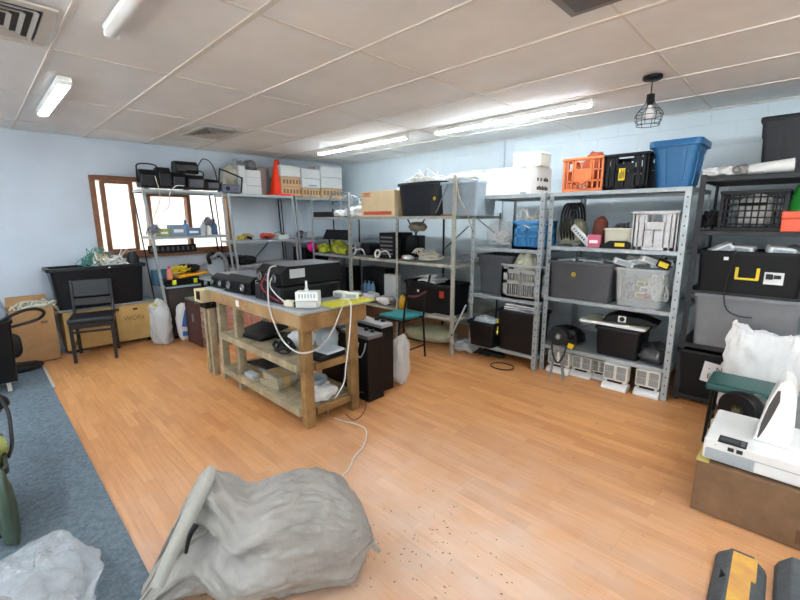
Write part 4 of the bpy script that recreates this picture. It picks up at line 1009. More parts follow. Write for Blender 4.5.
for i, (px, a, w_, tl) in enumerate(((722, 0.3, 0.16, -0.5), (742, -0.2, 0.15, 0.1), (780, 0.3, 0.16, 0.15), (797, -0.4, 0.12, 0.3))):
    p = onY(px, 248, Y4+0.1); plug_box('router_box', ['white router sticking up at left in wide black bin', 'white router lying second in wide black bin', 'white flat box at right in wide black bin', 'grey box at right edge in wide black bin'][i], 'router', (p.x, Y4+0.12+0.05*(i % 2), zb+hA-0.02), (w_, 0.10, 0.06), WHT if i < 3 else GREY, a, (0.15, tl), LGREY)
zb = Z4[1]
s = seatR(692, 808, 298, zb, Y4-0.02); t = tote('plastic_tote', 'wide grey bin of papers on the black unit', s, 0.46, mat('mid_grey_plastic','#77787a',0.5,var=0.1), 0.08, 0.014, 0.028)
for k in range(4):
    q = MB(); q.obx((0,0,0), (0.26, 0.2, 0.008), (0.05*math.sin(k*2), 0.04*math.cos(k*3), 0.2*math.sin(k*2.3)))
    tag(q.build('paper_bundle', PAPER, None, loc=(s.loc.x-0.05+0.06*math.sin(k*4), s.loc.y+0.2, zb+s.h-0.012+0.014*k)), 'white papers lying in the wide grey bin', 'papers', 'papers in the wide grey bin')
zb = Z4[0]
s = seatR(676, 760, 355, zb, Y4-0.02); t = tote('plastic_tote', 'black bin with white paper sign on lowest black shelf', s, 0.42, mat('soft_black_plastic','#0d0d0f',0.5,var=0.15,spec=0.25), 0.06, 0.012, 0.03)
p = onY(710, 374, Y4-0.02); q = MB(); q.obx((0,0,0), (0.15, 0.002, 0.17), (0.0,0.12,0)); k = q.build('paper_sign', PAPER, t, loc=(p.x-s.loc.x+0.02, -0.004, p.z-s.loc.z+0.01))
text_part('N', 0.055, INK, k, (0.035,-0.0016,0.035), (PI/2,0.0,0))
text_part('EII', 0.06, INK, k, (-0.01,-0.0016,-0.03), (PI/2,0.0,0))
text_part('-', 0.05, INK, k, (-0.03,-0.0016,0.04), (PI/2,0.0,0))
cord('hanging_cable', 'black cable hanging down over the wide black bin', [onY(736,250,Y4-0.02), onY(733,262,Y4-0.045), onY(727,280,Y4-0.045), onY(724,297,Y4-0.045), onY(727,310,Y4-0.05), onY(738,316,Y4-0.05), onY(752,318,Y4-0.05)], 0.005, BCAB)
# ================================================================== shelving along the window wall
XF = -5.80
rack('shelving_unit', 'leaning thin steel shelf unit standing before the window', (XF, 2.0, 0), PI/2, 0.97, 0.45, (1.345, 1.92), 1.93, GALV, post=0.03, lean=0.14, holes=False, back_m=DSTEEL)
rack('shelving_unit', 'thin steel shelf unit with the orange traffic cone on top', (XF, 3.06, 0), PI/2, 1.02, 0.45, (0.9, 1.25, 1.905), 1.92, GALV, post=0.032, lean=0.10, holes=False, back_m=DSTEEL, brace=[(0.05,0.95,0.35,1.24)])
rack('shelving_unit', 'thin steel shelf unit of stacked cartons in the far corner', (XF, 4.13, 0), PI/2, 1.04, 0.45, (0.6, 1.25, 1.89), 1.90, GALV, post=0.03, lean=0.08, holes=False, back_m=DSTEEL)
zt = 1.905
def flood(label, px0, px1, pyT, X, zb, yoke=True, up=0.0, group=None):
    s = seatL(px0, px1, pyT, zb, X)
    t = thing('flood_light', label, 'flood light', s.loc, s.rz, group); w, h = s.w, s.h*(0.8 if yoke else 1)
    b = MB(); b.prism([(0.0,0.012),(0.0,h*0.75),(0.05,h),(0.16,h),(0.2,h*0.5),(0.2,0.012)], -w*0.42, w*0.42, 'x'); b.build('housing', BLK, t, bevel=0.008)
    f = MB()
    for k in range(9): f.bx(-w*0.38+w*0.76*k/8-0.003, -w*0.38+w*0.76*k/8+0.003, 0.17, 0.225, 0.03, h*0.6)
    f.build('cooling_fins', BLK2, t)
    MB().bx(-w*0.36, w*0.36, -0.006, 0, 0.03, h*0.7).build('glass', mat('smoky_glass','#1c1e22',0.2), t, bevel=0.003)
    if yoke:
        q = MB(); q.tube(spline([(-w*0.46,0.1,h*0.4),(-w*0.48,0.07,h*0.9),(-w*0.40,0.05,s.h),(w*0.40,0.05,s.h),(w*0.48,0.07,h*0.9),(w*0.46,0.1,h*0.4)], 4), 0.009, 6); q.build('yoke', BLK2, t)
        for sx in (-1, 1): MB().cyl((sx*w*0.42,0.1,h*0.4), (sx*w*0.5,0.1,h*0.4), 0.018, n=12).build('knob', BLK, t)
    return t
zw = 1.925
flood('black flood light with yoke leftmost above the window', 137, 158, 164, XF+0.02, zw)
flood('black flood light second from left above the window', 156, 172, 167, XF+0.01, zw, False)
flood('tall black flood light third from left above the window', 171, 186, 172, XF+0.01, zw, False)
flood('grey faced black flood light right of centre above window', 186, 205, 171, XF+0.02, zw)
s = seatL(173, 199, 161, zw+0.115, XF-0.1); flood('black flood light lying on top of the others above window', 173, 200, 161, XF-0.1, zw+0.20, False)
flood('small black lamp right end above window near the wire guard', 206, 220, 179, XF+0.01, zw, False)
s = seatL(218, 243, 170, zt, XF+0.05)
t = thing('wire_guard', 'black tube frame with grey case beside the floodlights', 'frame', s.loc, s.rz)
w, h = s.w, s.h
b = MB(); b.tube(spline([(-w*0.5,0.05,0.01),(-w*0.38,0.05,h*0.95),(-w*0.3,0.05,h),(w*0.45,0.05,h*0.72),(w*0.5,0.05,h*0.66),(w*0.42,0.05,0.01)], 4), 0.010, 6); b.build('tube_frame', BLK2, t)
MB().bx(-w*0.36, w*0.34, 0.02, 0.2, 0.003, h*0.38).build('case', mat('slate_plastic','#5d6478',0.5,var=0.15), t, bevel=0.01); MB().lathe([(0,-0.004),(0.03,-0.004),(0.03,0.0)], 16, (-w*0.15,0.018,h*0.2), 'y').build('dial', BLK, t)
cord('hanging_cable', 'black cable arching over the flood lights by the wall', [onX(198,166,-5.95), onX(203,159,-5.95), onX(211,163,-5.95), onX(216,175,-5.95), onX(217,188,-5.95)], 0.007, BCAB)
cord('hanging_cable', 'cream cable hanging from flood lights across the window', [onX(155,176,XF+0.06), onX(159,190,XF+0.06), onX(160,200,XF+0.06), onX(156,212,XF+0.06), onX(153,219,XF+0.06)], 0.005, mat('cream_cable2','#cdc5a8',0.5))
cord('hanging_cable', 'white looped cable hanging in front of the window', [onX(184,186,XF+0.06), onX(176,186,XF+0.05), onX(170,193,XF+0.05), onX(169,206,XF+0.05), onX(160,213,XF+0.05), onX(156,211,XF+0.05)], 0.0055, WCAB)
# middle shelf in the window
zb = 1.347
p = onX(150, 231, XF+0.02); tangle('cable_tangle', 'grey cable clump tied at the leaning upright before window', (XF-0.03, p.y+0.05, zb), (0.08, 0.08, 0.16), 10, 0.007, GCAB, 131)
for i, (px0, px1, py, m_, nm, ct) in enumerate(((158, 170, 229, mat('olive_green','#9aa85a',0.6), 'green box on the shelf crossing the window', 'box'), (170, 186, 225, mat('blue_grey_box','#7d94a6',0.5), 'blue grey box on the shelf crossing the window', 'box'), (186, 201, 228, mat('steel_blue_box','#5f7c9c',0.5), 'steel blue box on the shelf crossing the window', 'box'))):
    s = seatL(px0, px1, py, zb, XF-0.04); carton('parts_box', nm, s, 0.14, m_, tape=False, category=ct, marks=[(PAPER, [(-0.6,0.6,0.3,0.6)])])
def bottle(name, label, p, r, h, m, capm, cat='bottle'):
    t = thing(name, label, cat, p)
    MB().lathe([(0,0.001),(r,0.001),(r,h*0.55),(r*0.85,h*0.68),(r*0.35,h*0.78),(r*0.35,h*0.84),(0,h*0.84)], 16).build('bottle_body', m, t, smooth='auto')
    MB().lathe([(0,h*0.842),(r*0.42,h*0.842),(r*0.36,h),(0,h)], 12).build('cap', capm, t, smooth='auto')
for i, (px, h_, m_, c_, nm) in enumerate(((191, 0.20, BLUEC, BLUE, 'blue bottle on the shelf crossing the window'), (204, 0.19, LGREY, WHT, 'pale grey bottle at left of pair on window shelf'), (209, 0.15, WHT, BLUE, 'white bottle in middle of window shelf group'), (215, 0.21, mat('dark_blue_plastic','#3b5574',0.5), BLK, 'dark blue bottle at right of window shelf group'))):
    p = onX(px, 235, XF-0.06+0.02*(i % 2)); bottle('bottle', nm, (p.x+(0.0 if i else -0.17), p.y, zb+0.002), 0.038, h_, m_, c_)
p = onX(213, 222, XF-0.1); tangle('rag', 'grey red rag on bottles at right of the window shelf', (XF-0.22, p.y, zb+0.002), (0.08,0.09,0.24), 9, 0.012, mat('rag_mauve','#8d7f86',0.9), 137, 'rag')
# rubber strip below
s = seatL(152, 192, 243, 1.12, XF-0.36); t = thing('slotted_strip', 'dark slotted strip lying along the window sill', 'strip', (XW+0.035, (onX(152,247,XW+0.03).y+onX(192,247,XW+0.03).y)/2, WZ0+0.001), PI/2)
b = MB(); w = 0.62; b.bx(-w/2, w/2, -0.01, 0.0, 0, 0.11); b.build('strip', CHAR, t); b = MB()
for k in range(9): b.bx(-w/2+0.03+0.066*k, -w/2+0.06+0.066*k, -0.012, -0.0102, 0.03, 0.085)
b.build('slot', GREY, t)
# cone rack top
s = seatL(263, 292, 157, zt, XF-0.14)
t = thing('traffic_cone', 'orange red traffic cone standing on top of shelf unit', 'traffic cone', (XF-0.19, s.loc.y, zt+0.002), PI/2)
MB().bx(-0.19, 0.19, -0.17, 0.17, 0, 0.028).build('base', CONE, t, bevel=0.012, seg=2)
MB().bx(-0.13, 0.13, -0.13, 0.13, 0.029, 0.05).build('collar', CONE, t, bevel=0.012, seg=2)
MB().lathe([(0.125,0.045),(0.118,0.07),(0.036,0.52),(0.03,0.535),(0.018,0.54),(0.016,0.53)], 32).build('cone_body', CONE, t, smooth='auto')
for i, (a, c, y0, h_) in enumerate(((245, 259, 183, 0), (245, 259, 173, 0), (246, 259, 166, 0))):
    pass
zc0 = zt
for i, (hh, dx, nm) in enumerate(((0.115, 0.0, 'white box at bottom of small stack by the cone'), (0.11, 0.01, 'white box in middle of small stack by the cone'), (0.10, -0.01, 'white box at top of small stack by the cone'))):
    s = seatL(246, 261, 180, zc0, XF-0.05+dx); carton('white_box', nm, s, 0.22, WCARD, tape=(i == 1), category='box', hgt=hh); zc0 += hh+0.006
p = onX(252, 166, XF-0.1); o = lump('cable_bundle', 'white and dark wire bundle on top of the small white boxes', 'bundle', (XF-0.15, p.y, zc0+0.002), (0.08,0.09,0.12), mat('grey_bag','#6f6f70',0.6,var=0.4,scale=20), 141, 0.35)
s = seatL(238, 245, 166, zt, XF-0.02); carton('white_board', 'tall narrow white board standing left of the small boxes', s, 0.05, WCARD, tape=False, category='board')
for i, (px, h_, m_) in enumerate(((233, 0.42, CREAM), (240, 0.50, LGREY))):
    p = onX(px, 185, XF-0.28); lump('plastic_bag', ['cream bag of stuff behind the black tube frame', 'grey bag of stuff behind the tall white board'][i], 'bag', (XF-0.36, p.y+0.03, zt+0.003), (0.10, 0.13, h_*0.85), m_, 144+i, 0.3)
s = seatL(257, 266, 168, zt, XF-0.30); carton('cardboard_box', 'brownish box half hidden behind the traffic cone', s, 0.12, mat('mauve_card','#a08c84',0.8), tape=False)
# corner cartons: three columns
def col(px0, px1, X, hs, mats_, labels, zb):
    z = zb
    for hh, m_, lb in zip(hs, mats_, labels):
        s = seatL(px0, px1, 180, z, X); dark = m_ in (CARDT,)
        mk = [(CARDD, [(-0.8+0.32*k, -0.62+0.32*k, 0.3, 0.75) for k in range(6)])] if dark else ([(mat('blue_ink','#5d7fb0',0.7), [(-0.3,0.6,0.2,0.32)])] if lb.startswith('white carton with blue') else None)
        carton('cardboard_box', lb, s, 0.36, m_, marks=mk, hgt=hh); z += hh+0.006
zk = 1.892
col(281, 301, XF-0.06, (0.135, 0.14, 0.165), (CARDT, CARDT, WCARD), ('brown carton at bottom of left stack behind the cone', 'brown carton in middle of left stack behind the cone', 'white carton at top of left stack behind the cone'), zk+0.013)
col(302, 320, XF-0.01, (0.145, 0.135, 0.14), (CARDT, WCARD, WCARD), ('brown carton at bottom of the middle corner stack', 'white carton with blue print in the middle corner stack', 'white carton at top of the middle corner stack'), zk)
col(321, 342, XF+0.0, (0.155, 0.165, 0.175), (CARDT, WCARD, WCARD), ('brown carton at bottom of the right corner stack', 'white carton in middle of the right corner stack', 'large white carton at top of the right corner stack'), zk)
# mid shelf of the cone unit: tools
zb = 1.252
p = onX(240, 236, XF-0.1); tangle('wire_coil', 'yellow wire coil on the shelf below the wire frame', (XF-0.1, p.y, zb), (0.06,0.07,0.07), 7, 0.006, YEL, 151, 'wire')
def power_tool(name, label, cat, p, rz, m, L_=0.26, dark=BLK):
    t = thing(name, label, cat, p, rz)
    MB().lathe([(0,-L_*0.5),(0.03,-L_*0.5),(0.042,-L_*0.4),(0.042,L_*0.1),(0.03,L_*0.2),(0.022,L_*0.34),(0,L_*0.34)], 14, (0,0,0.05), 'x').build('motor_body', m, t, smooth='auto')
    MB().cyl((L_*0.34,0,0.05), (L_*0.52,0,0.05), 0.016, 0.009, 10).build('chuck', STEEL, t)
    b = MB(); b.beam((-L_*0.25,0,0.045), (-L_*0.34,-0.12,0.02), 0.032, 0.036); b.build('grip', dark, t, bevel=0.006)
power_tool('power_drill', 'red power tool lying on the shelf below the cone', 'power tool', (XF-0.10, onX(272,235,XF).y, zb+0.004), PI/2, REDP)
power_tool('power_drill', 'tan power tool left of the red one under the cone', 'power tool', (XF-0.18, onX(254,236,XF).y, zb+0.004), PI/2+0.5, mat('tan_plastic','#a88a55',0.5))
s = seatL(264, 279, 228, zb, XF-0.24); carton('tool_box', 'white flat box behind the red power tool', s, 0.12, WCARD, tape=False, category='box', hgt=0.10)
s = seatL(279, 289, 235, zb, XF-0.04); carton('white_box', 'small white box at the right end of the tool shelf', s, 0.1, WCARD, tape=False, category='box', hgt=0.06)
MBc = MB(); MBc.tube(spline([(-0.1,0,0.02),(-0.05,0,0.09),(0.05,0,0.1),(0.1,0,0.04)], 6), 0.008, 6); tag(MBc.build('metal_hook', STEEL, None, smooth=True, loc=(XF-0.18, onX(284,230,XF).y, zb), rz=PI/2), 'bent steel bar arched over the small white box', 'bar')
plug_box('power_adapter', 'black charger stand on corner mid shelf', 'charger', (XF-0.15, onX(304,236,XF).y, zb+0.002), (0.08,0.1,0.12), BLK, PI/2, (0,0.3))
s = seatL(308, 316, 234, zb, XF-0.1); carton('white_box', 'white box on the corner mid shelf beside black charger', s, 0.12, WCARD, tape=False, category='box', hgt=0.09)
# low shelf of cone unit: dark bags
zb = 0.902
for i, (px0, px1, py) in enumerate(((222, 238, 257), (238, 259, 257))):
    s = seatL(px0, px1, py, zb, XF-0.02); lump('tool_bag', ['black tool bag at left below the tool shelf', 'black tool bag at right below the tool shelf'][i], 'bag', (XF-0.2, s.loc.y, zb+0.003), (0.19, s.w*0.5, s.h*0.95), BLK, 155+i, 0.12, power=0.6)
s = seatL(305, 342, 250, 0.602, XF+0.01); carton('speaker_box', 'big black box on low corner shelf behind pink ball', s, 0.36, BLK, tape=False, category='box', hgt=0.5)
s = seatL(262, 292, 256, 0.602, XF-0.05); 
# low work shelf under the window: dark cabinet and toolboxes in front of leaning unit
p0 = onX(160, 292, -5.55); p1 = onX(206, 290, -5.55)
yc, wcab = 2.0, 0.62
t = thing('low_cabinet', 'dark brown low cabinet with grey top below the window', 'cabinet', (-5.84, yc, 0.002), PI/2)
zcab = 0.70
b = MB(); b.bx(-wcab/2, wcab/2, 0, 0.30, 0.03, zcab-0.025); b.build('carcass', mat('dark_brown_board','#4a413d',0.5,var=0.15), t, bevel=0.003)
MB().bx(-wcab/2-0.03, wcab/2+0.02, -0.03, 0.31, zcab-0.024, zcab).build('top', mat('grey_top','#9fb0b4',0.45,var=0.1), t, bevel=0.003)
b = MB(); b.bx(-0.006, 0.006, -0.003, 0, 0.05, zcab-0.04); b.build('door_gap', BLK, t); b = MB(); b.bx(-wcab/2+0.02, wcab/2-0.02, 0.01, 0.28, 0, 0.029); b.build('plinth', BLK, t)
zb = zcab+0.003
s = seatL(165, 202, 277, zb, -5.84); t = thing('tool_case', 'black tool case with two yellow latches on low cabinet', 'tool case', s.loc, s.rz)
w, h = s.w, 0.085
MB().bx(-w/2, w/2, 0.005, 0.26, 0, h*0.55).build('lower_shell', BLK, t, bevel=0.008); MB().bx(-w/2, w/2, 0.005, 0.26, h*0.57, h).build('lid', BLK, t, bevel=0.008)
for fx in (-0.55, 0.62): MB().bx(fx*w/2-0.025, fx*w/2+0.025, -0.008, 0.004, h*0.18, h*0.9).build('latch', mat('lime_plastic','#d9e021',0.45), t, bevel=0.003)
zq = zb+h+0.004
s = seatL(174, 206, 270, zq, -5.86); t = thing('tray', 'orange yellow tray on the black tool case', 'tray', s.loc+Vector((0,0.05,0)), s.rz+0.08)
w = s.w; b = MB(); b.prism([(-w/2,0.0),(w/2,0.03),(w/2,0.055),(-w/2,0.04)], 0.0, 0.22); b.build('tray_body', mat('amber_orange','#e8a01c',0.45), t, bevel=0.006)
p = onX(182, 266, -5.93); tangle('cable_tangle', 'yellow and black cables on the orange tray', (-5.98, p.y, zq+0.05), (0.10,0.14,0.12), 9, 0.007, YEL, 161)
p = onX(186, 268, -5.98); lump('tool_bag', 'black tool on the orange tray behind yellow cable', 'tool', (-6.04, p.y+0.04, zq+0.05), (0.07,0.16,0.10), BLK, 162, 0.3)
p = onX(170.5, 272, -5.86); bottle('bottle', 'pink orange bottle at left of the orange tray', (-5.88, p.y-0.01, zq), 0.033, 0.17, mat('salmon_plastic','#e58a6a',0.45), PINK)
s = seatL(152, 168, 262, zb, -6.0); t = carton('storage_box', 'blue grey plastic box behind the leaning upright', s, 0.12, mat('teal_grey_plastic','#3f6a80',0.5,var=0.2), tape=False, category='box', hgt=0.2)
# mitre saw at the right
p = onX(207, 280, -5.45)
t = thing('mitre_saw', 'grey mitre saw with hooped hose handle near the bench', 'saw', (-5.45, 2.20, 0.002), PI/2)
zs = 0.80
MB().bx(-0.16, 0.16, 0.0, 0.28, zs-0.03, zs+0.0).build('table', mat('saw_grey','#9aa3a8',0.4), t, bevel=0.01)
for sx in (-1, 1):
    for yy in (0.03, 0.25): MB().beam((sx*0.13, yy, 0.0), (sx*0.13, yy, zs-0.031), 0.03, 0.03, (0,1,0)).build('leg', BLK2, t)
MB().lathe([(0,-0.014),(0.115,-0.014),(0.12,0),(0.115,0.014),(0,0.014)], 28, (0.02,0.12,zs+0.14), 'y').build('blade_guard', mat('saw_grey','#9aa3a8',0.4), t, smooth='auto')
b = MB(); b.tube(spline([(-0.02,0.1,zs+0.25),(0.04,0.08,zs+0.31),(0.11,0.08,zs+0.27),(0.14,0.08,zs+0.18),(0.15,0.08,zs+0.06)], 6), 0.028, 10); b.build('hose', GREY, t, smooth=True)
b = MB(); b.tube(spline([(-0.06,0.1,zs+0.18),(-0.08,0.1,zs+0.28),(0.0,0.1,zs+0.32),(0.06,0.1,zs+0.27)], 6), 0.024, 10); b.build('handle', BLK, t, smooth=True)
MB().lathe([(0,0),(0.05,0),(0.05,0.13),(0,0.13)], 16, (0.02,0.14,zs+0.12), 'y').build('motor', BLK, t, smooth='auto')
b = MB(); b.beam((0.02,0.24,zs+0.0), (0.02,0.26,zs+0.13), 0.04, 0.03, (0,1,0)); b.build('arm', STEEL, t)
# ---- crate, big bin, chair -------------------------------------------------------------
zcr = 0.535
t = thing('wooden_crate', 'plywood shipping crate with grey lid under the big black bin', 'crate', (-5.985, 1.075, 0.001), PI/2-0.0)
w = 0.93
MB().bx(-w/2, w/2, 0, 0.34, 0.055, zcr-0.022).build('crate_body', PLY, t, bevel=0.004)
MB().bx(-w/2-0.03, w/2+0.035, -0.02, 0.345, zcr-0.021, zcr).build('lid', mat('grey_lid','#8e959a',0.5,var=0.12), t, bevel=0.004)
for x in (-w/2+0.08, w/2-0.08):
    for y in (0.05, 0.29): MB().lathe([(0,-0.014),(0.026,-0.014),(0.026,0.014),(0,0.014)], 12, (x,y,0.027), 'y').build('caster', BLK2, t)
b = MB(); b.bx(-w/2+0.02, w/2-0.02, -0.006, 0, 0.06, 0.075); b.build('lower_batten', PLY, t)
CINK = mat('brown_ink', '#3a2a1c', 0.8)
text_part('BEATMMM', 0.052, CINK, t, (-0.04, -0.0015, zcr-0.075), (PI/2,0,0), bold=0.003)
q = MB(); q.bx(0.23, 0.28, -0.0015, 0, zcr-0.10, zcr-0.075); q.bx(-0.19, -0.175, -0.0015, 0, zcr-0.10, zcr-0.09); q.build('printed_mark', CINK, t)
text_part('WON', 0.085, mat('faded_ink','#8a7142',0.8), t, (0.23, -0.0015, zcr-0.20), (PI/2,0,0))
s = S((-5.965, 1.02, zcr+0.002), 0.99, 0.48, PI/2)
t = tote('plastic_tote', 'big black bin of cables on the plywood crate', s, 0.375, mat('satin_black_plastic','#121317',0.4,var=0.15,spec=0.35), 0.09, 0.03, 0.04, round_=0.05)
tangle('cable_tangle', 'white cables heaped on the right of the big black bin', (-6.12, 1.17, zcr+0.40), (0.16, 0.24, 0.20), 16, 0.0075, WCAB, 171, loose=4)
tangle('cable_tangle', 'grey and dark cables heaped behind white ones in big bin', (-6.20, 1.15, zcr+0.40), (0.12, 0.26, 0.24), 14, 0.008, GCAB, 172)
tangle('cable_tangle', 'thin green and blue wires sticking out of big bin', (-6.14, 0.98, zcr+0.44), (0.09, 0.16, 0.2), 7, 0.005, mat('green_wire','#4f9a8a',0.5), 173, loose=7)
lump('cable_bundle', 'tan bundle among cables in the big black bin', 'bundle', (-6.16, 1.08, zcr+0.47), (0.08, 0.10, 0.13), mat('tan_cloth','#bfae84',0.8), 174, 0.2)
p = onX(135, 262, -6.05); t = thing('speaker', 'dark upright rounded speaker in right end of big bin', 'speaker', (-6.12, p.y, zcr+0.36))
MB().lathe([(0,0),(0.065,0),(0.07,0.05),(0.062,0.2),(0.04,0.26),(0,0.275)], 18).build('speaker_body', CHAR, t, smooth='auto'); MB().lathe([(0.066,0.05),(0.072,0.06),(0.066,0.07)], 18).build('band', BLK, t)
# chair (faces the bench, front towards the camera side)
t = thing('dining_chair', 'black wooden chair with vinyl seat in front of crate', 'chair', (-5.70, 0.845, 0.013), PI/2-0.26)
W_, D_ = 0.40, 0.40
hs = 0.455
b = MB(); b.bx(-W_/2-0.01, W_/2+0.01, -D_/2-0.02, D_/2, hs-0.02, hs+0.035); b.build('seat', LEATH, t, bevel=0.018, seg=3)
b = MB(); b.bx(-W_/2+0.01, W_/2-0.01, -D_/2+0.005, D_/2-0.01, hs-0.075, hs-0.021); b.build('seat_frame', CHWD, t)
for sx in (-1, 1):
    b = MB(); b.beam((sx*(W_/2-0.015), -D_/2+0.015, 0), (sx*(W_/2-0.015), -D_/2+0.015, hs-0.02), 0.032, 0.036, (0,1,0)); b.build('leg', CHWD, t, bevel=0.003)
    b = MB(); b.beam((sx*(W_/2-0.015), D_/2+0.03, 0), (sx*(W_/2-0.015), D_/2-0.012, hs), 0.032, 0.034, (0,1,0)); b.beam((sx*(W_/2-0.015), D_/2-0.012, hs), (sx*(W_/2-0.015), D_/2+0.05, 0.86), 0.03, 0.032, (0,1,0)); b.build('leg', CHWD, t, bevel=0.003)
    b = MB(); b.beam((sx*(W_/2-0.015), -D_/2+0.02, 0.17), (sx*(W_/2-0.015), D_/2, 0.17), 0.018, 0.022); b.build('stretcher', CHWD, t)
b = MB(); b.beam((-W_/2+0.03, -D_/2+0.015, 0.34), (W_/2-0.03, -D_/2+0.015, 0.34), 0.022, 0.02); b.build('stretcher', CHWD, t)
b = MB(); b.obx((0, D_/2+0.018, 0.765), (W_-0.05, 0.04, 0.20), (-0.15,0,0)); b.build('backrest', LEATH, t, bevel=0.014, seg=3)
b = MB(); b.obx((0, D_/2-0.003, 0.615), (W_-0.05, 0.018, 0.085), (-0.15,0,0)); b.build('back_rail', CHWD, t, bevel=0.003)
# open carton with paper by the left wall, black pads, tub
s = seatL(2, 50, 293, 0.0, -5.98); s = S((-5.93, s.loc.y, 0.014), s.w, 0.60, PI/2)
t = carton('cardboard_box', 'tall open brown carton against wall left of the crate', s, 0.30, CARD, flap=True)
MB().bx(s.w*0.18, s.w*0.34, -0.0012, 0, s.h*0.70, s.h*0.75).build('printed_mark', CARDD, t)
p = onX(28, 293, -6.05); tangle('packing_paper', 'shredded cream packing paper in the tall brown carton', (-6.08, p.y+0.05, 0.46), (0.10,0.24,0.22), 16, 0.010, CREAM, 181, 'paper')
cord('white_cable', 'thin white cable on floor between carton and crate', [onZ(66,346,0.01), onZ(64,352,0.01), onZ(72,355,0.01), onZ(82,352,0.01), onZ(90,350,0.01)], 0.008, WCAB)
p = onX(60, 342, -6.1); lump('plastic_bag', 'small blue white bag between brown carton and crate', 'bag', (-6.2, 0.54, 0.013), (0.08,0.055,0.26), MILKY, 183, 0.35)
p = onZ(0, 392, 0.0)
s = S((-4.98, -0.09, 0.11), 0.50, 0.58, PI/2)
t = tote('waste_tub', 'black tub at left edge holding a bluish plastic bag', s, 0.42, BLK, 0.10, 0.012, 0.03, hgt=0.57)
b = MB()
for sx in (-1, 1):
    for yy in (0.1, 0.32): b.beam((sx*0.15, yy, -0.097), (sx*0.15, yy, -0.002), 0.03, 0.03, (0,1,0))
b.bx(-0.2, 0.2, 0.06, 0.36, -0.012, -0.001)
b.build('stand', mat('pale_wood','#cfc8b8',0.6), t)
pl = [onX(0,322,-4.9), onX(10,316,-4.86), onX(25,310,-4.88), onX(38,309,-4.95), onX(44,313,-5.05), onX(38,319,-5.12), onX(22,324,-5.12), onX(4,329,-5.1)]
tag(MB().tube(spline(pl, 6), 0.014, 7).build('loop_handle', BCAB, None, smooth=True), 'thick black hoop sticking out of the black tub', 'hoop')
p = onX(12, 308, -5.15); lump('plastic_bag', 'bluish clear bag bulging out of the black tub', 'bag', (-5.20, -0.08, 0.58), (0.17, 0.20, 0.36), film('bluish_film','#aebcc9',0.7,0.25,0.5), 186, 0.3)
p = onX(22, 348, -5.55); t = thing('seat_pad', 'dark rounded cushion standing between tub and carton', 'cushion', (-5.58, 0.08, 0.013), PI/2)
MB().blob((0,0.06,0.29), (0.14,0.06,0.135), 3, 0.04, 1.2, 24, 0.0, 0.6).build('pad', CHAR, t, smooth=True); MB().bx(-0.10,0.06,0.02,0.10,0,0.17).build('base_block', BLK, t)
lump('black_bag', 'flat black cloth on floor beneath the brown carton', 'cloth', (-5.72, 0.16, 0.013), (0.14,0.20,0.06), BLK, 188, 0.25)
# green-and-black things at the left edge
p = onZ(8, 500, 0.0)
s = S((-2.95, -0.21, 0.013), 0.34, 0.40, 0)
t = tote('crate_bin', 'dark green black bin at the left edge beside carpet', S((-2.88,-0.385,0.014), 0.5, 0.36, 0), 0.36, mat('dark_green_black','#1d2a22',0.5,var=0.3), 0.06, 0.012, 0.03)
lump('cloth', 'pale yellow green cloth draped over the dark green bin', 'cloth', (-2.90, -0.17, 0.28), (0.19,0.15,0.17), mat('pea_green_cloth','#a8b062',0.8,var=0.25), 191, 0.3)
lump('green_bag', 'thin green bag hanging down beside the dark green bin', 'bag', (-2.56, -0.06, 0.014), (0.06,0.04,0.33), mat('sage_film','#46584a',0.5,var=0.2), 192, 0.25)
cord('white_cable', 'black cable drooping over the dark green bin at left', [onX(0,398,-3.2), onX(8,412,-3.15), onX(11,430,-3.1), onX(12,445,-3.05), onX(8,458,-3.0)], 0.010, BCAB)
p = onX(4, 404, -3.5); t = thing('cap_lid', 'black curved cap at the left edge above green cloth', 'cap', (p.x-0.05, p.y-0.10, 0.40))
MB().lathe([(0.13,0.0),(0.125,0.03),(0.09,0.07),(0,0.085)], 24).build('crown', BLK, t, smooth='auto'); MB().prism([(0.04,-0.1),(0.22,-0.04),(0.22,0.06),(0.04,0.1)], -0.006, 0.0, 'z').build('peak', BLK, t, bevel=0.002)
b = MB(); b.cyl((0,0,-0.386), (0,0,-0.003), 0.02, n=10); b.build('stem', BLK2, t)
# ================================================================== floor things between crate and bench
p = onZ(162, 344, 0.0)
lump('plastic_bag', 'clear white bag with yellow top on floor beside the crate', 'bag', (-5.72, 1.53, 0.002), (0.15,0.12,0.48), MILKY, 201, 0.25, ridge=0.2)
lump('cloth', 'yellow cloth at the mouth of the clear white bag', 'cloth', (-5.72, 1.53, 0.44), (0.06,0.06,0.10), mat('dull_yellow_cloth','#c9bd4c',0.8), 202, 0.3)
t = thing('rice_bag', 'white bag with blue print leaning on the dark cabinet', 'bag', (-5.68, 1.80, 0.002), PI/2)
b = MB(); b.blob((0,0,0.24), (0.10,0.05,0.25), 5, 0.12, 1.6, 24, 0.003, 0.7, 0.1); b.build('sack', SACKW, t, smooth=True)
b = MB(); b.obx((0.0,-0.055,0.30), (0.07,0.012,0.22), (0.0,0.25,0)); b.build('blue_print', mat('print_blue','#3d72b8',0.5), t, bevel=0.004); b = MB(); b.obx((0.0,-0.058,0.10), (0.12,0.012,0.06), (0,0.1,0)); b.build('blue_band', mat('print_blue','#3d72b8',0.5), t, bevel=0.004)
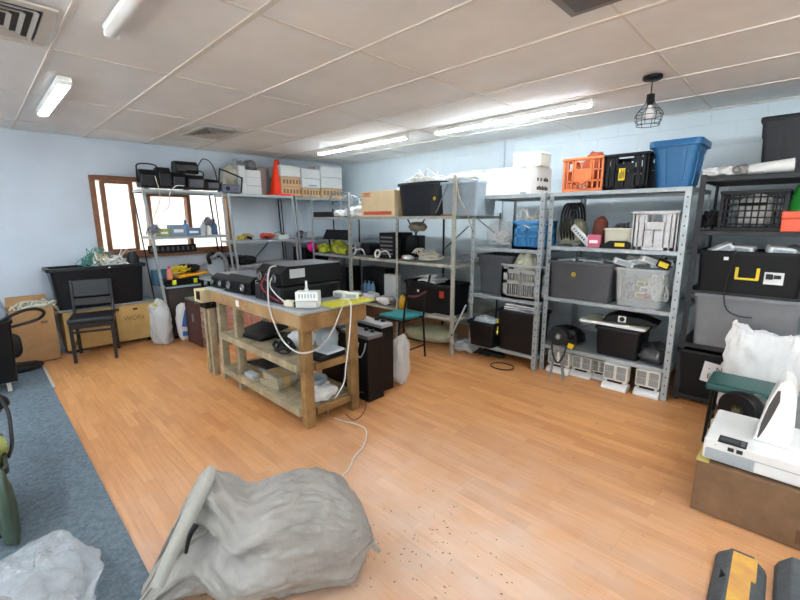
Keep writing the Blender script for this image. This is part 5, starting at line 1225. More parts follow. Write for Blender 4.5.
# old maroon trunk
t = thing('suitcase', 'worn maroon trunk standing on end left of the bench', 'trunk', (-5.36, 1.80, 0.002), 0.04)
b = MB(); b.bx(-0.21, 0.21, 0, 0.20, 0, 0.56); b.build('shell', mat('worn_maroon','#472622',0.5,var=0.3,scale=9), t, bevel=0.008)
MB().bx(0.2105, 0.213, 0.006, 0.194, 0.01, 0.55).build('side_panel', mat('worn_pattern','#5a2f2b',0.5,col2='#b9a597',scale=16), t)
b = MB(); b.bx(-0.215, 0.218, -0.005, 0.206, 0.5605, 0.585); b.build('top_edge', mat('grey_green_edge','#6d7468',0.5,var=0.15), t, bevel=0.006)
for x in (-0.212, 0.192): MB().bx(x, x+0.02, -0.006, 0.0, 0.01, 0.55).build('corner_strip', MAROON, t)
b = MB(); b.bx(-0.03, 0.03, -0.008, 0, 0.30, 0.40); b.build('clasp', STEEL, t, bevel=0.002)
t = thing('suitcase', 'red brown patterned box behind the bench legs', 'box', (-5.04, 2.31, 0.002), PI/2)
MB().bx(-0.27, 0.27, 0, 0.35, 0, 0.50).build('shell', mat('red_brown_pattern','#a3584a',0.6,col2='#c9a08e',scale=14), t, bevel=0.006); MB().bx(-0.275, 0.275, -0.005, 0.355, 0.5005, 0.53).build('lid', MAROON, t, bevel=0.006)
# ================================================================== workbench
BX0, BX1, BY0, BY1, BZ = -4.05, -2.48, 1.545, 2.06, 0.91
t = thing('workbench', 'timber workbench with grey top and two lower shelves', 'workbench', ((BX0+BX1)/2, (BY0+BY1)/2, 0.002))
w, d = BX1-BX0, BY1-BY0; X_ = lambda x: x-(BX0+BX1)/2; Yy = lambda y: y-(BY0+BY1)/2
MB().bx(X_(-4.13), X_(-2.465), Yy(1.525), Yy(2.17), BZ-0.022, BZ-0.002).build('bench_top', mat('grey_bench_top','#aab0b3',0.4,var=0.12), t, bevel=0.002)
def leg(x0, x1, y0, y1, m=WOODP, z1=BZ-0.023): MB().bx(X_(x0), X_(x1), Yy(y0), Yy(y1), 0, z1).build('leg', m, t, bevel=0.004)
leg(-2.56, -2.50, 1.56, 1.64); leg(-2.56, -2.50, 1.99, 2.07)
leg(-3.64, -3.58, 1.56, 1.63, WOODG); leg(-3.64, -3.58, 2.0, 2.07, WOODG)
leg(-4.0, -3.94, 1.56, 1.63, WOODG); leg(-4.0, -3.94, 2.0, 2.07, WOODG)
b = MB(); b.bx(X_(-4.03), X_(-2.485), Yy(1.53), Yy(1.558), BZ-0.125, BZ-0.023); b.build('front_apron', mat('tan_timber', '#b8976a', 0.6, col2='#94714a', scale=6, bump=0.1), t, bevel=0.003)
b = MB(); b.bx(X_(-4.03), X_(-2.485), Yy(2.072), Yy(2.10), BZ-0.125, BZ-0.023); b.build('rear_apron', WOODP, t, bevel=0.003)
b = MB(); b.bx(X_(-2.488), X_(-2.462), Yy(1.53), Yy(2.13), BZ-0.145, BZ-0.023); b.build('end_apron', WOODP, t, bevel=0.003)
for z in (0.49, 0.145):
    b = MB()
    for k in range(3):
        y0 = 1.567+0.168*k; b.bx(X_(-3.93), X_(-2.567), Yy(y0), Yy(y0+0.162), z-0.02, z)
    b.build('shelf', WOODG, t, bevel=0.002)
    b = MB(); b.bx(X_(-3.93), X_(-2.567), Yy(1.535), Yy(1.564), z-0.055, z+0.005); b.build('front_rail', WOODG, t, bevel=0.002)
    b = MB(); b.bx(X_(-2.53), X_(-2.50), Yy(1.661), Yy(1.979), z-0.055, z+0.002); b.build('side_rail', WOODP, t, bevel=0.002)
MB().bx(X_(-3.49), X_(-3.43), Yy(1.528), Yy(1.5298), BZ-0.10, BZ-0.045).build('paper_tag', PAPER, t)
b = MB()
for x in (-2.52, -2.9, -3.3): b.lathe([(0,0),(0.007,0),(0.007,0.003),(0,0.003)], 10, (X_(x), Yy(1.5265), BZ-0.08), 'y')
b.build('screw_head', STEEL, t)
# woodworking vise at far end
t = thing('bench_vise', 'steel and timber vise at the far end of bench', 'vise', (-4.165, 1.56, 0.002))
b = MB(); b.bx(-0.05, 0.06, -0.10, 0.12, 0.76, 0.885); b.build('wooden_jaw', mat('pale_jaw_wood','#d9c79a',0.6,var=0.15), t, bevel=0.004); b = MB(); b.bx(-0.10, -0.052, -0.10, 0.12, 0.76, 0.885); b.build('wooden_jaw', mat('pale_jaw_wood','#d9c79a',0.6,var=0.15), t, bevel=0.004)
b = MB(); b.bx(-0.045, 0.055, -0.09, -0.101, 0.79, 0.87); b.build('jaw_plate', BLK2, t); MB().cyl((-0.13,0.0,0.73), (0.10,0.0,0.73), 0.022).build('screw', BLK2, t); MB().bx(-0.06,0.08,-0.07,0.07,0.70,0.758).build('body', BLK2, t, bevel=0.006); MB().cyl((-0.14,-0.09,0.73), (-0.14,0.09,0.73), 0.009).build('handle', STEEL, t)
for x in (-0.10, 0.0): MB().bx(x, x+0.05, -0.03, 0.03, 0, 0.699).build('leg', WOODG, t, bevel=0.003)
# ---- equipment on the bench: rack amplifiers
def amplifier(label, x0, x1, y0, y1, z, h, n=3, gl=True, group=None, rz=0.0, m=BLK):
    w, d = x1-x0, y1-y0
    t = thing('amplifier', label, 'amplifier', ((x0+x1)/2, y0, z), rz, group)
    b = MB(); b.prism([(0.0,0.008),(d,0.008),(d,h),(0.06,h),(0.0,h*0.72)], -w/2, w/2, 'x'); b.build('chassis', m, t, bevel=0.004)
    for sx in (-1, 1):
        for yy in (0.05, d-0.05): MB().cyl((sx*(w/2-0.04), yy, 0), (sx*(w/2-0.04), yy, 0.0085), 0.014).build('foot', BLK, t)
    b = MB(); b.bx(-w/2+0.008, w/2-0.008, -0.004, 0.0, 0.015, h*0.70); b.build('front_panel', BLK2, t)
    for k in range(n):
        x = -w/2+w*(0.22+0.56*k/max(1, n-1))
        q = MB(); q.lathe([(0.0,-0.012),(0.012,-0.016),(h*0.20,-0.016),(h*0.24,-0.005),(h*0.24,0.0)], 20, (x,-0.004,h*0.42), 'y'); q.build('fan_grille', CHAR, t, smooth='auto')
        q = MB()
        for r_ in (0.09, 0.15, 0.20): q.tube([(x+h*r_*math.cos(a), -0.021, h*0.42+h*r_*math.sin(a)) for a in [2*PI*i/18 for i in range(18)]], 0.002, 4, closed=True)
        q.build('fan_guard', STEEL, t)
    MB().bx(-w*0.42, w*0.42, -0.03, -0.022, 0.010, 0.022).build('carry_bar', BLK, t, bevel=0.002)
    # sockets at one side and a paper label
    q = MB(); q.bx(w/2, w/2+0.0012, d*0.12, d*0.36, h*0.42, h*0.86); k = q.build('side_label', mat('label_grey','#bfc3c4',0.6), t)
    q = MB(); q.bx(-w/2+0.01, w/2-0.01, 0.065, d-0.005, h, h+0.0015); q.build('top_plate', mat('grey_steel_plate','#6f777e',0.4,metal=0.3,var=0.15), t)
    return t
zb = BZ+0.002
t = amplifier('small black amplifier at the far end of the bench', -4.10, -3.82, 1.58, 1.98, zb, 0.13, 2, rz=0.05)
t = amplifier('black amplifier with grey top in middle of bench', -3.76, -3.32, 1.575, 2.02, zb, 0.155, 2, rz=0.05)
t = thing('power_supply', 'large black case under the wide amplifier on bench', 'case', (-3.02, 1.70, zb), PI/2)
b = MB(); b.bx(-0.13, 0.44, -0.22, 0.18, 0.004, 0.125); b.build('case', CHAR, t, bevel=0.005)
b = MB(); b.bx(-0.1, 0.40, -0.223, -0.22, 0.02, 0.11); b.build('side_plate', BLK2, t)
b = MB(); 
for k in range(5): b.bx(-0.133, -0.13, -0.17+0.06*k, -0.14+0.06*k, 0.03, 0.10)
b.build('vent', BLK2, t)
t = amplifier('wide black amplifier stacked on the large black case', -3.21, -2.81, 1.60, 2.16, zb+0.128, 0.155, 3)
red = mat('red_wire','#b03040',0.5)
cord('red_cable', 'red cable from the wide amplifier along bench top', [(-3.02,1.575,zb+0.20),(-3.0,1.53,zb+0.12),(-2.86,1.56,zb+0.04),(-2.70,1.62,zb+0.015),(-2.62,1.66,zb+0.012)], 0.006, red)
cord('white_cable', 'thin white cable from wide amplifier along bench top', [(-2.92,1.575,zb+0.20),(-2.88,1.54,zb+0.13),(-2.75,1.585,zb+0.03),(-2.64,1.70,zb+0.010)], 0.005, WCAB)
tag(MB().bx(-0.23, 0.0, -0.42, 0.0, 0.0, 0.004).build('yellow_mat', YMAT, None, loc=(-2.43, 2.20, BZ+0.0005), rz=0.0), 'bright yellow sheet lying on the near end of bench', 'sheet')
t = thing('router', 'white router box with stub antenna on the bench corner', 'router', (-2.57, 1.655, BZ+0.006), 0.75)
b = MB(); b.bx(-0.085, 0.085, -0.005, 0.085, 0, 0.115); b.build('case', WHT2, t, bevel=0.004); MB().bx(-0.075, 0.075, -0.03, -0.0055, 0.0, 0.05).build('lower_box', mat('greyish_white','#c9c9c4',0.5), t, bevel=0.003)
MB().lathe([(0,0.116),(0.016,0.116),(0.014,0.13),(0.009,0.14),(0.008,0.19),(0,0.192)], 12, (-0.01,0.04,0)).build('antenna', WHT2, t, smooth='auto'); b = MB()
for k in range(6): b.bx(-0.06+0.022*k, -0.05+0.022*k, -0.0062, -0.005, 0.07, 0.10)
b.build('port', LGREY, t)
t = thing('power_adapter', 'small cream adapter beside white router on bench', 'adapter', (-2.70, 1.60, BZ+0.003), 0.5)
MB().bx(-0.05,0.03,-0.025,0.025,0,0.045).build('case', CREAM, t, bevel=0.006); MB().bx(0.0305,0.06,-0.02,0.02,0.004,0.036).build('yellow_plug', YEL, t, bevel=0.003)
for k in (-1, 1): MB().lathe([(0,-0.01),(0.011,-0.01),(0.011,0.0),(0,0.0)], 10, (0.05,-0.02,0.012+0.022*(k > 0)), 'y').build('knob', BLK, t)
for i, (x, y) in enumerate(((-2.72, 2.08), (-2.60, 2.10))):
    plug_box('charger', ['white charger at back of bench by the yellow sheet', 'white charger lying on the back of the yellow sheet'][i], 'charger', (x, y, BZ+0.006), (0.12,0.07,0.05), WHT, 0.4*i+0.2, (0,0.0), LGREY)
t = amplifier('black device with round fans at rear of the wide amplifier', -3.30, -3.05, 2.20, 2.42, 0.42, 0.3, 2) if False else None
# cables over the bench side
cord('white_cable', 'thick white cable looping from amplifier down past bench shelf', [onY(276,266,1.56), onY(270,268,1.535), onY(268,280,1.52), onY(269,305,1.515), onY(275,325,1.505), onY(284,342,1.50), onY(297,352,1.49), onY(310,352,1.50), onX(322,345,-2.45), onX(333,330,-2.44), onX(341,310,-2.44), onX(345,302,-2.45)], 0.0062, mat('grey_white_sheath','#c9c6c0',0.45))
cord('white_cable', 'white cable hanging from bench end to the orange floor', [onX(344,301,-2.455)+Vector((-0.05,0,0.01)), onX(349,300,-2.44), onX(351,310,-2.43), onX(349,340,-2.43), onX(346,365,-2.43), onX(343,385,-2.43), onZ(328,412,0.008), onZ(340,420,0.008), onZ(356,424,0.008), onZ(366,430,0.008), onZ(364,445,0.008), onZ(354,458,0.008), onZ(348,470,0.008), onZ(333,484,0.008)], 0.0055, WCAB)
cord('white_cable', 'thin dark cable curling on floor at the bench right leg', [onZ(352,395,0.15), onZ(362,392,0.10), onZ(366,398,0.02), onZ(364,412,0.006), onZ(354,420,0.006), onZ(346,414,0.006)], 0.004, mat('brown_sheath','#5b4a38',0.5))
# things on the upper bench shelf
zb = 0.4915
t = thing('flat_device', 'flat black lidded device lying on upper bench shelf', 'device', (-3.52, 1.76, zb+0.006), 0.15)
b = MB(); b.obx((0,0,0.012), (0.36, 0.28, 0.022)); b.build('base', BLK, t, bevel=0.004); b = MB(); b.obx((0,0.01,0.052), (0.40, 0.30, 0.014), (0.16,0,0)); b.build('lid', BLK2, t, bevel=0.004)
t = thing('board', 'black flat panel sticking out behind the lidded device', 'panel', (-3.22, 1.93, zb+0.003), 0.1)
b = MB(); b.obx((0,0,0.012), (0.34,0.22,0.016)); b.build('panel', BLK2, t, bevel=0.003); b = MB(); b.bx(-0.16,0.16,-0.112,-0.109,0.004,0.02); b.build('edge', BLK, t)
tangle('cable_coil', 'black cable coil at edge of the upper bench shelf', (-2.92, 1.655, zb), (0.13,0.085,0.11), 9, 0.008, BCAB, 221)
lump('cloth', 'white crumpled paper behind the black cable coil', 'paper', (-2.98, 1.85, zb+0.002), (0.13,0.10,0.12), PAPER, 222, 0.35)
lump('bucket', 'pale round bundle between the two right bench legs', 'bundle', (-2.73, 1.93, zb+0.002), (0.09,0.085,0.17), LGREY, 223, 0.1)
t = thing('network_switch', 'black device with white lid on right of bench shelf', 'device', (-2.585, 1.83, zb+0.004), 0.1)
MB().bx(-0.10, 0.075, -0.14, 0.12, 0.0, 0.035).build('base', BLK, t, bevel=0.005); MB().bx(-0.08, 0.07, -0.06, 0.115, 0.036, 0.055).build('lid', mat('bluish_white','#c9d4dd',0.4), t, bevel=0.004)
zb = 0.1465
t = thing('board', 'dark board lying on lower bench shelf at the left', 'board', (-3.42, 1.80, zb+0.07), 0.1)
MB().obx((0,0,0.012), (0.40,0.28,0.018), (-0.12,0,0)).build('board', BLK2, t, bevel=0.002); MB().bx(-0.15,0.15,0.0,0.1,-0.068,0.0).build('spacer', CHAR, t)
for i, (hh, dx, a) in enumerate(((0.05, 0, 0.12), (0.055, 0.02, -0.05))):
    t = carton('book_box', ['lower cream box on lower bench shelf', 'upper cream box on lower bench shelf'][i], S((-3.13+dx, 1.60, zb+0.002+0.056*i), 0.26, hh, a), 0.19, mat('cream_card','#a89c82',0.8,var=0.15), category='box', hgt=hh)
t = carton('book_box', 'pale flat box at left end of lower bench shelf', S((-3.47, 1.58, zb+0.002), 0.15, 0.03, 0.0), 0.18, mat('pale_blue_card','#b8c0c0',0.7), category='box', hgt=0.03)
lump('cloth', 'white crumpled bag at right of lower bench shelf', 'bag', (-2.63, 1.80, zb+0.002), (0.09,0.13,0.085), SACKW, 231, 0.4)
tag(MB().lathe([(0.0,0.0),(0.10,0.0),(0.10,0.10),(0.092,0.10),(0.092,0.008),(0,0.008)], 24).build('tub', LGREY, None, smooth='auto', loc=(-2.82, 1.86, zb+0.002)), 'pale round tub on the lower bench shelf at right', 'tub')
# ---- black cabinets, bag, teal chair behind the bench ----------------------------------
def slab(label, x0, x1, y0, y1, h, rz=0.0, top=GREY):
    w, d = x1-x0, y1-y0
    t = thing('speaker_cabinet', label, 'cabinet', ((x0+x1)/2, (y0+y1)/2, 0.003), rz)
    MB().bx(-w/2, w/2, -d/2, d/2, 0.0, h-0.03).build('cabinet_body', BLK, t, bevel=0.004)
    MB().bx(-w/2+0.004, w/2-0.004, -d/2+0.004, d/2-0.004, h-0.0295, h).build('top_panel', top, t, bevel=0.003)
    for k in (-1, 0.2, 1): MB().lathe([(0,0.001),(0.022,0.001),(0.018,0.022),(0,0.022)], 14, (k*w*0.26, d*0.25*(-1 if k < 0 else 1), h)).build('knob', BLK2, t, smooth='auto')
    MB().tube(spline([(w*0.2,-d/2-0.004,h*0.88),(w*0.22,-d/2-0.03,h*0.74),(w*0.32,-d/2-0.03,h*0.68),(w*0.42,-d/2-0.02,h*0.78),(w*0.44,-d/2-0.004,h*0.9)], 5), 0.006, 6).build('cable_handle', LGREY, t, smooth=True)
    return t
slab('black floor cabinet nearest the bench right leg', -2.90, -2.52, 2.19, 2.37, 0.585, 0.0)
slab('black floor cabinet touching the white clear bag behind bench', -3.00, -2.60, 2.42, 2.57, 0.625, 0.0, mat('pale_panel','#a3a6a6',0.5))
slab('black floor cabinet further left in the row behind bench', -3.36, -3.04, 2.30, 2.46, 0.57, 0.0)
lump('plastic_bag', 'white clear bag standing on floor behind black cabinets', 'bag', (-2.64, 2.70, 0.003), (0.09,0.10,0.40), MILKY, 241, 0.25)
lump('cloth', 'tan stuff inside the white clear bag on floor', 'stuff in bag', (-2.64, 2.70, 0.01), (0.06,0.07,0.26), mat('tan_stuff','#c59a76',0.8,var=0.3), 242, 0.2)
# teal seat high chair (side on)
c0 = onZ(406, 362); 
t = thing('folding_chair', 'black metal chair with teal seat behind the bench', 'chair', (-3.18, 3.27, 0.002), PI/2+0.05)
# local: x along world Y, front toward -y = world +X
sw, sd, sh = 0.34, 0.36, 0.475
MB().bx(-sw/2, sw/2, -sd/2, sd/2, sh, sh+0.03).build('seat', TEAL, t, bevel=0.008, seg=2)
b = MB(); b.tube([(-sw/2,-sd/2,sh-0.012),(sw/2,-sd/2,sh-0.012),(sw/2,sd/2,sh-0.012),(-sw/2,sd/2,sh-0.012)], 0.012, 6, closed=True); b.build('seat_frame', BLK2, t)
for sx in (-1, 1):
    MB().tube([(sx*sw/2, sd/2+0.02, 0), (sx*sw/2, sd/2, sh-0.02)], 0.012, 8).build('leg', BLK2, t); MB().tube([(sx*sw/2, -sd/2-0.03, 0), (sx*sw/2, -sd/2, sh-0.02)], 0.012, 8).build('leg', BLK2, t)
    MB().tube([(sx*sw/2,-sd/2,0.17),(sx*sw/2,sd/2,0.17)], 0.009, 6).build('stretcher', BLK2, t)
    MB().tube(spline([(sx*sw/2,-sd/2-0.003,sh-0.01),(sx*sw/2,-sd/2-0.03,sh+0.2),(sx*sw/2*0.95,-sd/2-0.10,sh+0.47)], 5), 0.012, 8).build('back_post', BLK2, t)
MB().tube([(-sw/2,-sd/2-0.02,0.14),(sw/2,-sd/2-0.02,0.14)], 0.009, 6).build('stretcher', BLK2, t)
MB().tube(spline([(-sw/2*0.97,-sd/2-0.045,sh+0.28),(0,-sd/2-0.04,sh+0.25),(sw/2*0.97,-sd/2-0.045,sh+0.28)], 5), 0.012, 8).build('back_rail', mat('dark_red_bar','#5d2b2b',0.5), t)
# ================================================================== right foreground
FB = 0.285
t = carton('cardboard_box', 'big brown cardboard box on floor at the right', S((0.155, 2.53, 0.002), 0.86, FB, 0.0), 0.74, CARDD, hgt=FB)
MB().bx(-0.02, 0.06, -0.0012, 0, 0.03, 0.10).build('stain', mat('brown_stain','#6a4a2c',0.8), t)
q = MB(); q.bx(-0.435, -0.38, -0.004, 0.4, FB+0.004, FB+0.0055); q.build('yellow_tape', mat('pale_yellow_tape','#d9c772',0.5), t)
pb = onY(704, 475, 2.56); pt = onY(703, 455, 2.56)
zb = FB+0.008; hd = 0.125
t = thing('projector', 'white flat machine with small dark display on cardboard box', 'machine', (0.14, 2.555, zb), 0.0)
w, d = 0.80, 0.46
MB().bx(-w/2, w/2, 0, d, 0.008, hd).build('case', WHT, t, bevel=0.010, seg=2)
b = MB(); b.bx(-w/2+0.015, w/2-0.015, -0.002, 0.0, 0.07, 0.074); b.build('seam', LGREY, t)
for x in (-w/2+0.06, w/2-0.06):
    for y in (0.05, d-0.05): MB().cyl((x,y,0), (x,y,0.009), 0.02).build('foot', BLK, t)
lc = onZ(731, 445, zb+hd); lx, ly = lc.x-0.14, lc.y-2.555+0.035
MB().bx(lx-0.055, lx+0.06, ly-0.04, ly+0.05, hd, hd+0.003).build('display_bezel', BLK, t, bevel=0.001); MB().bx(lx-0.045, lx+0.03, ly-0.015, ly+0.025, hd+0.003, hd+0.0045).build('display', mat('lcd_grey','#59605f',0.2), t); b = MB()
for k in range(3): b.bx(lx+0.036, lx+0.054, ly-0.025+0.022*k, ly-0.010+0.022*k, hd+0.003, hd+0.005)
b.build('button', GREY, t)
g = MB()
for k in range(12): g.bx(-w/2+0.01, -w/2+0.21, -0.0025, 0, 0.016+0.0045*k, 0.0185+0.0045*k)
g.build('vent', LGREY, t)
b = MB(); b.bx(-w/2+0.10, -w/2+0.125, -0.003, 0, 0.085, 0.105); b.bx(-w/2+0.135, -w/2+0.16, -0.003, 0, 0.085, 0.105); b.build('port', INK, t)
text_part('-', 0.03, GREY, t, (-w/2+0.05,-0.0015,0.10), (PI/2,0,0), 'printed_mark')
# oval white screen standing on the machine, seen nearly from its edge
c = onY(775, 462, 2.74)
t = thing('white_monitor', 'white teardrop shaped screen standing upright on white machine', 'monitor', (c.x, 2.70, zb+hd+0.002), 0.0)
out = []
for (px, py) in ((751,459),(752,447),(757,430),(764,412),(772,396),(780,384),(786,380),(792,381),(796,388),(797,402),(795,425),(791,445),(786,460)):
    q = onY(px, py, 2.70); out.append((q.x-c.x, q.z))
zmin = min(o[1] for o in out); out = [(a, max(0.004, z-(zb+hd+0.002))) for a, z in out]
b = MB(); b.prism(out, 0.0, 0.17); b.build('shell', WHT2, t, bevel=0.022, seg=3)
scr = []
for (px, py) in ((756,441),(761,423),(769,405),(778,391),(781,391),(780,402),(772,417),(764,430)):
    q = onY(px, py, 2.70); scr.append((q.x-c.x, q.z-(zb+hd+0.002)))
MB().prism(scr, -0.002, 0.0015).build('screen', mat('dark_screen_grey','#4d4b49',0.25), t)
b = MB(); b.prism([(-0.10,0.0),(0.10,0.0),(0.10,0.012),(-0.10,0.012)], -0.02, 0.21); b.build('base', WHT, t, bevel=0.004)
# wheel / roll on the cardboard box
c = onY(741, 415, 3.08)
t = thing('grinder_wheel', 'black wheel with silver hub on cardboard box behind machine', 'wheel', (c.x, 3.12, FB+0.006), -0.45)
r_ = 0.115
MB().lathe([(0.035,-0.05),(0.06,-0.055),(r_*0.92,-0.055),(r_,-0.04),(r_,0.02),(r_*0.92,0.035),(0.05,0.035)], 30, (0,0,r_), 'y').build('tyre', BLK, t, smooth='auto')
MB().lathe([(0,-0.062),(0.018,-0.062),(0.02,-0.05),(0.05,-0.05),(0.06,-0.04),(0.06,0.0),(0,0.0)], 24, (0,0,r_), 'y').build('hub', mat('brass_hub','#8a8364',0.35,metal=0.7), t, smooth='auto')
MB().lathe([(0.0,0.036),(0.075,0.036),(0.075,0.14),(0,0.14)], 24, (0,0,r_), 'y').build('silver_drum', STEEL, t, smooth='auto')
c = onZ(708, 432, FB+0.01)
t = thing('tape_roll', 'roll of beige tape at left corner of the cardboard box', 'tape roll', (-0.235, 3.03, FB+0.006))
MB().lathe([(0.035,0),(0.055,0),(0.055,0.04),(0.035,0.04)], 24, close=True).build('tape', mat('beige_tape','#d8cda0',0.5), t, smooth='auto'); MB().lathe([(0.030,0.001),(0.0345,0.001),(0.0345,0.039),(0.030,0.039)], 24, close=True).build('core', CARD, t, smooth='auto')
# green stool
t = thing('stool', 'dark green vinyl stool standing in front of the white sack', 'stool', (-0.19, 3.53, 0.002), 0.0)
MB().bx(-0.19, 0.19, -0.17, 0.15, 0.395, 0.45).build('seat', GREENV, t, bevel=0.02, seg=3)
for sx in (-1, 1):
    for sy in (-1, 1): MB().tube([(sx*0.16, sy*0.13, 0.0), (sx*0.15, sy*0.12, 0.394)], 0.011, 8).build('leg', BLK2, t)
    MB().tube([(sx*0.155, -0.12, 0.15), (sx*0.155, 0.12, 0.15)], 0.008, 6).build('stretcher', BLK2, t)
# big white woven sack
t = thing('woven_sack', 'tall white woven sack standing behind the green stool', 'sack', (-0.135, 3.87, 0.002), 0.0)
b = MB(); N = 40
rings = []
for z, hw, hd_, xo in ((0.0,0.19,0.12,0.0),(0.05,0.215,0.145,0.0),(0.2,0.225,0.15,0.0),(0.4,0.225,0.15,0.0),(0.60,0.225,0.135,0.0),(0.72,0.21,0.11,-0.005),(0.80,0.185,0.07,-0.01)):
    R_ = []
    for k in range(N):
        a = 2*PI*k/N; e = 0.7
        cx = math.copysign(abs(math.cos(a))**e, math.cos(a)); sy = math.copysign(abs(math.sin(a))**e, math.sin(a))
        nz = noise.noise(Vector((cx*2.2, sy*2.2, z*5)))*0.035*(0.3+z) + 0.012*noise.noise(Vector((cx*7, sy*7, z*14)))
        top = (0.03*math.cos(a*2+0.5)+0.04*math.cos(a+2.6)) if z > 0.78 else 0
        R_.append((xo+cx*hw+nz*cx, sy*hd_+nz*sy, z+top))
    rings.append(R_)
v = [p for R_ in rings for p in R_]; M_ = len(rings)
b.add(v, [(i*N+k, i*N+(k+1) % N, (i+1)*N+(k+1) % N, (i+1)*N+k) for i in range(M_-1) for k in range(N)] + [tuple(range(N-1,-1,-1))])
v2 = [(x*0.55, y*0.3, 0.66) for x, y, z in rings[-1]]
b.add(rings[-1]+v2, [(k, (k+1) % N, N+(k+1) % N, N+k) for k in range(N)] + [tuple(range(N, 2*N))])
o = b.build('sack_body', SACKW, t, smooth=True); o.modifiers.new('Sub', 'SUBSURF').levels = 2; o.modifiers['Sub'].render_levels = 2
tx = bpy.data.textures.new('crumple', 'CLOUDS'); tx.noise_scale = 0.10; tx.noise_depth = 4; tx.noise_type = 'HARD_NOISE'
dm = o.modifiers.new('Crumple', 'DISPLACE'); dm.texture = tx; dm.strength = 0.06; dm.mid_level = 0.5
# bits at the right edge
lump('plastic_bag', 'clear plastic bag at right edge behind white screen', 'bag', (0.22, 3.40, 0.002), (0.16,0.2,0.50), MILKY, 251, 0.3)
t = thing('black_box', 'black box on cardboard box at the right edge', 'box', (0.33, 2.95-0.02, FB+0.006+0.13), 0.0)
t.location = (0.30, 3.05, FB+0.006)
MB().bx(-0.14, 0.2, 0, 0.18, 0, 0.17).build('box_body', BLK, t, bevel=0.008); MB().bx(-0.142, 0.202, -0.003, 0.183, 0.1705, 0.19).build('lid', BLK2, t, bevel=0.004)
t = thing('yellow_case', 'yellow object at right edge on the white machine', 'case', (0.26, 2.60, zb+hd+0.002), 0.2)
MB().bx(-0.08, 0.12, -0.02, 0.08, 0, 0.05).build('case', YEL, t, bevel=0.01); MB().bx(-0.06,0.10,-0.023,-0.0205,0.015,0.035).build('strip', BLK, t)
# rubber speed bumps
RUB = mat('grey_black_rubber', '#53585b', 0.7, var=0.25, scale=30, bump=0.2)
def bump_block(label, x0, x1, y0, y1, h, tape, zb=0.002, rz=0.0):
    t = thing('speed_bump', label, 'speed bump', ((x0+x1)/2, (y0+y1)/2, zb), rz)
    w, d = x1-x0, y1-y0
    b = MB(); b.prism([(-w/2,0),(w/2,0),(w/2-0.012,h*0.45),(w/2-0.05,h),(-w/2+0.05,h),(-w/2+0.012,h*0.45)], -d/2, d/2-0.03)
    b.prism([(-w/2+0.03,0),(w/2-0.03,0),(w/2-0.05,h*0.8),(-w/2+0.05,h*0.8)], d/2-0.03, d/2)
    b.build('rubber_block', RUB, t, bevel=0.008, seg=2)
    if tape:
        b = MB(); n = 12
        for k in range(n):
            y0_ = -d/2+0.005+(d-0.05)*k/n; y1_ = -d/2+0.005+(d-0.05)*(k+1)/n
            wob = 0.016*(1 if (k//2) % 2 else 0)
            b.bx(-w*0.17, w*0.20+wob, y0_, y1_, h-0.004, h+0.004)
        b.build('yellow_tape', mat('worn_yellow_tape','#e0b04a',0.5,col2='#c98f5a',scale=12), t)
    for k in range(4):
        MB().prism([(w*0.30,-d/2+0.1+0.2*k),(w*0.42,-d/2+0.13+0.2*k),(w*0.30,-d/2+0.16+0.2*k)] if not tape else [(-w*0.34,-d/2+0.1+0.2*k),(-w*0.24,-d/2+0.13+0.2*k),(-w*0.34,-d/2+0.16+0.2*k)], h-0.002, h+0.0015, 'z').build('recess', BLK, t)
    return t
bump_block('black rubber speed bump with worn yellow tape at lower right', -0.11, 0.075, 1.30, 2.26, 0.065, True, rz=0.03)
bump_block('plain black rubber speed bump at the lower right corner', 0.085, 0.36, 1.40, 2.36, 0.085, False, rz=0.02)
# ================================================================== foreground sacks
T0 = 1.74
def sk(px, py, t=T0): return onD(px, py, t)
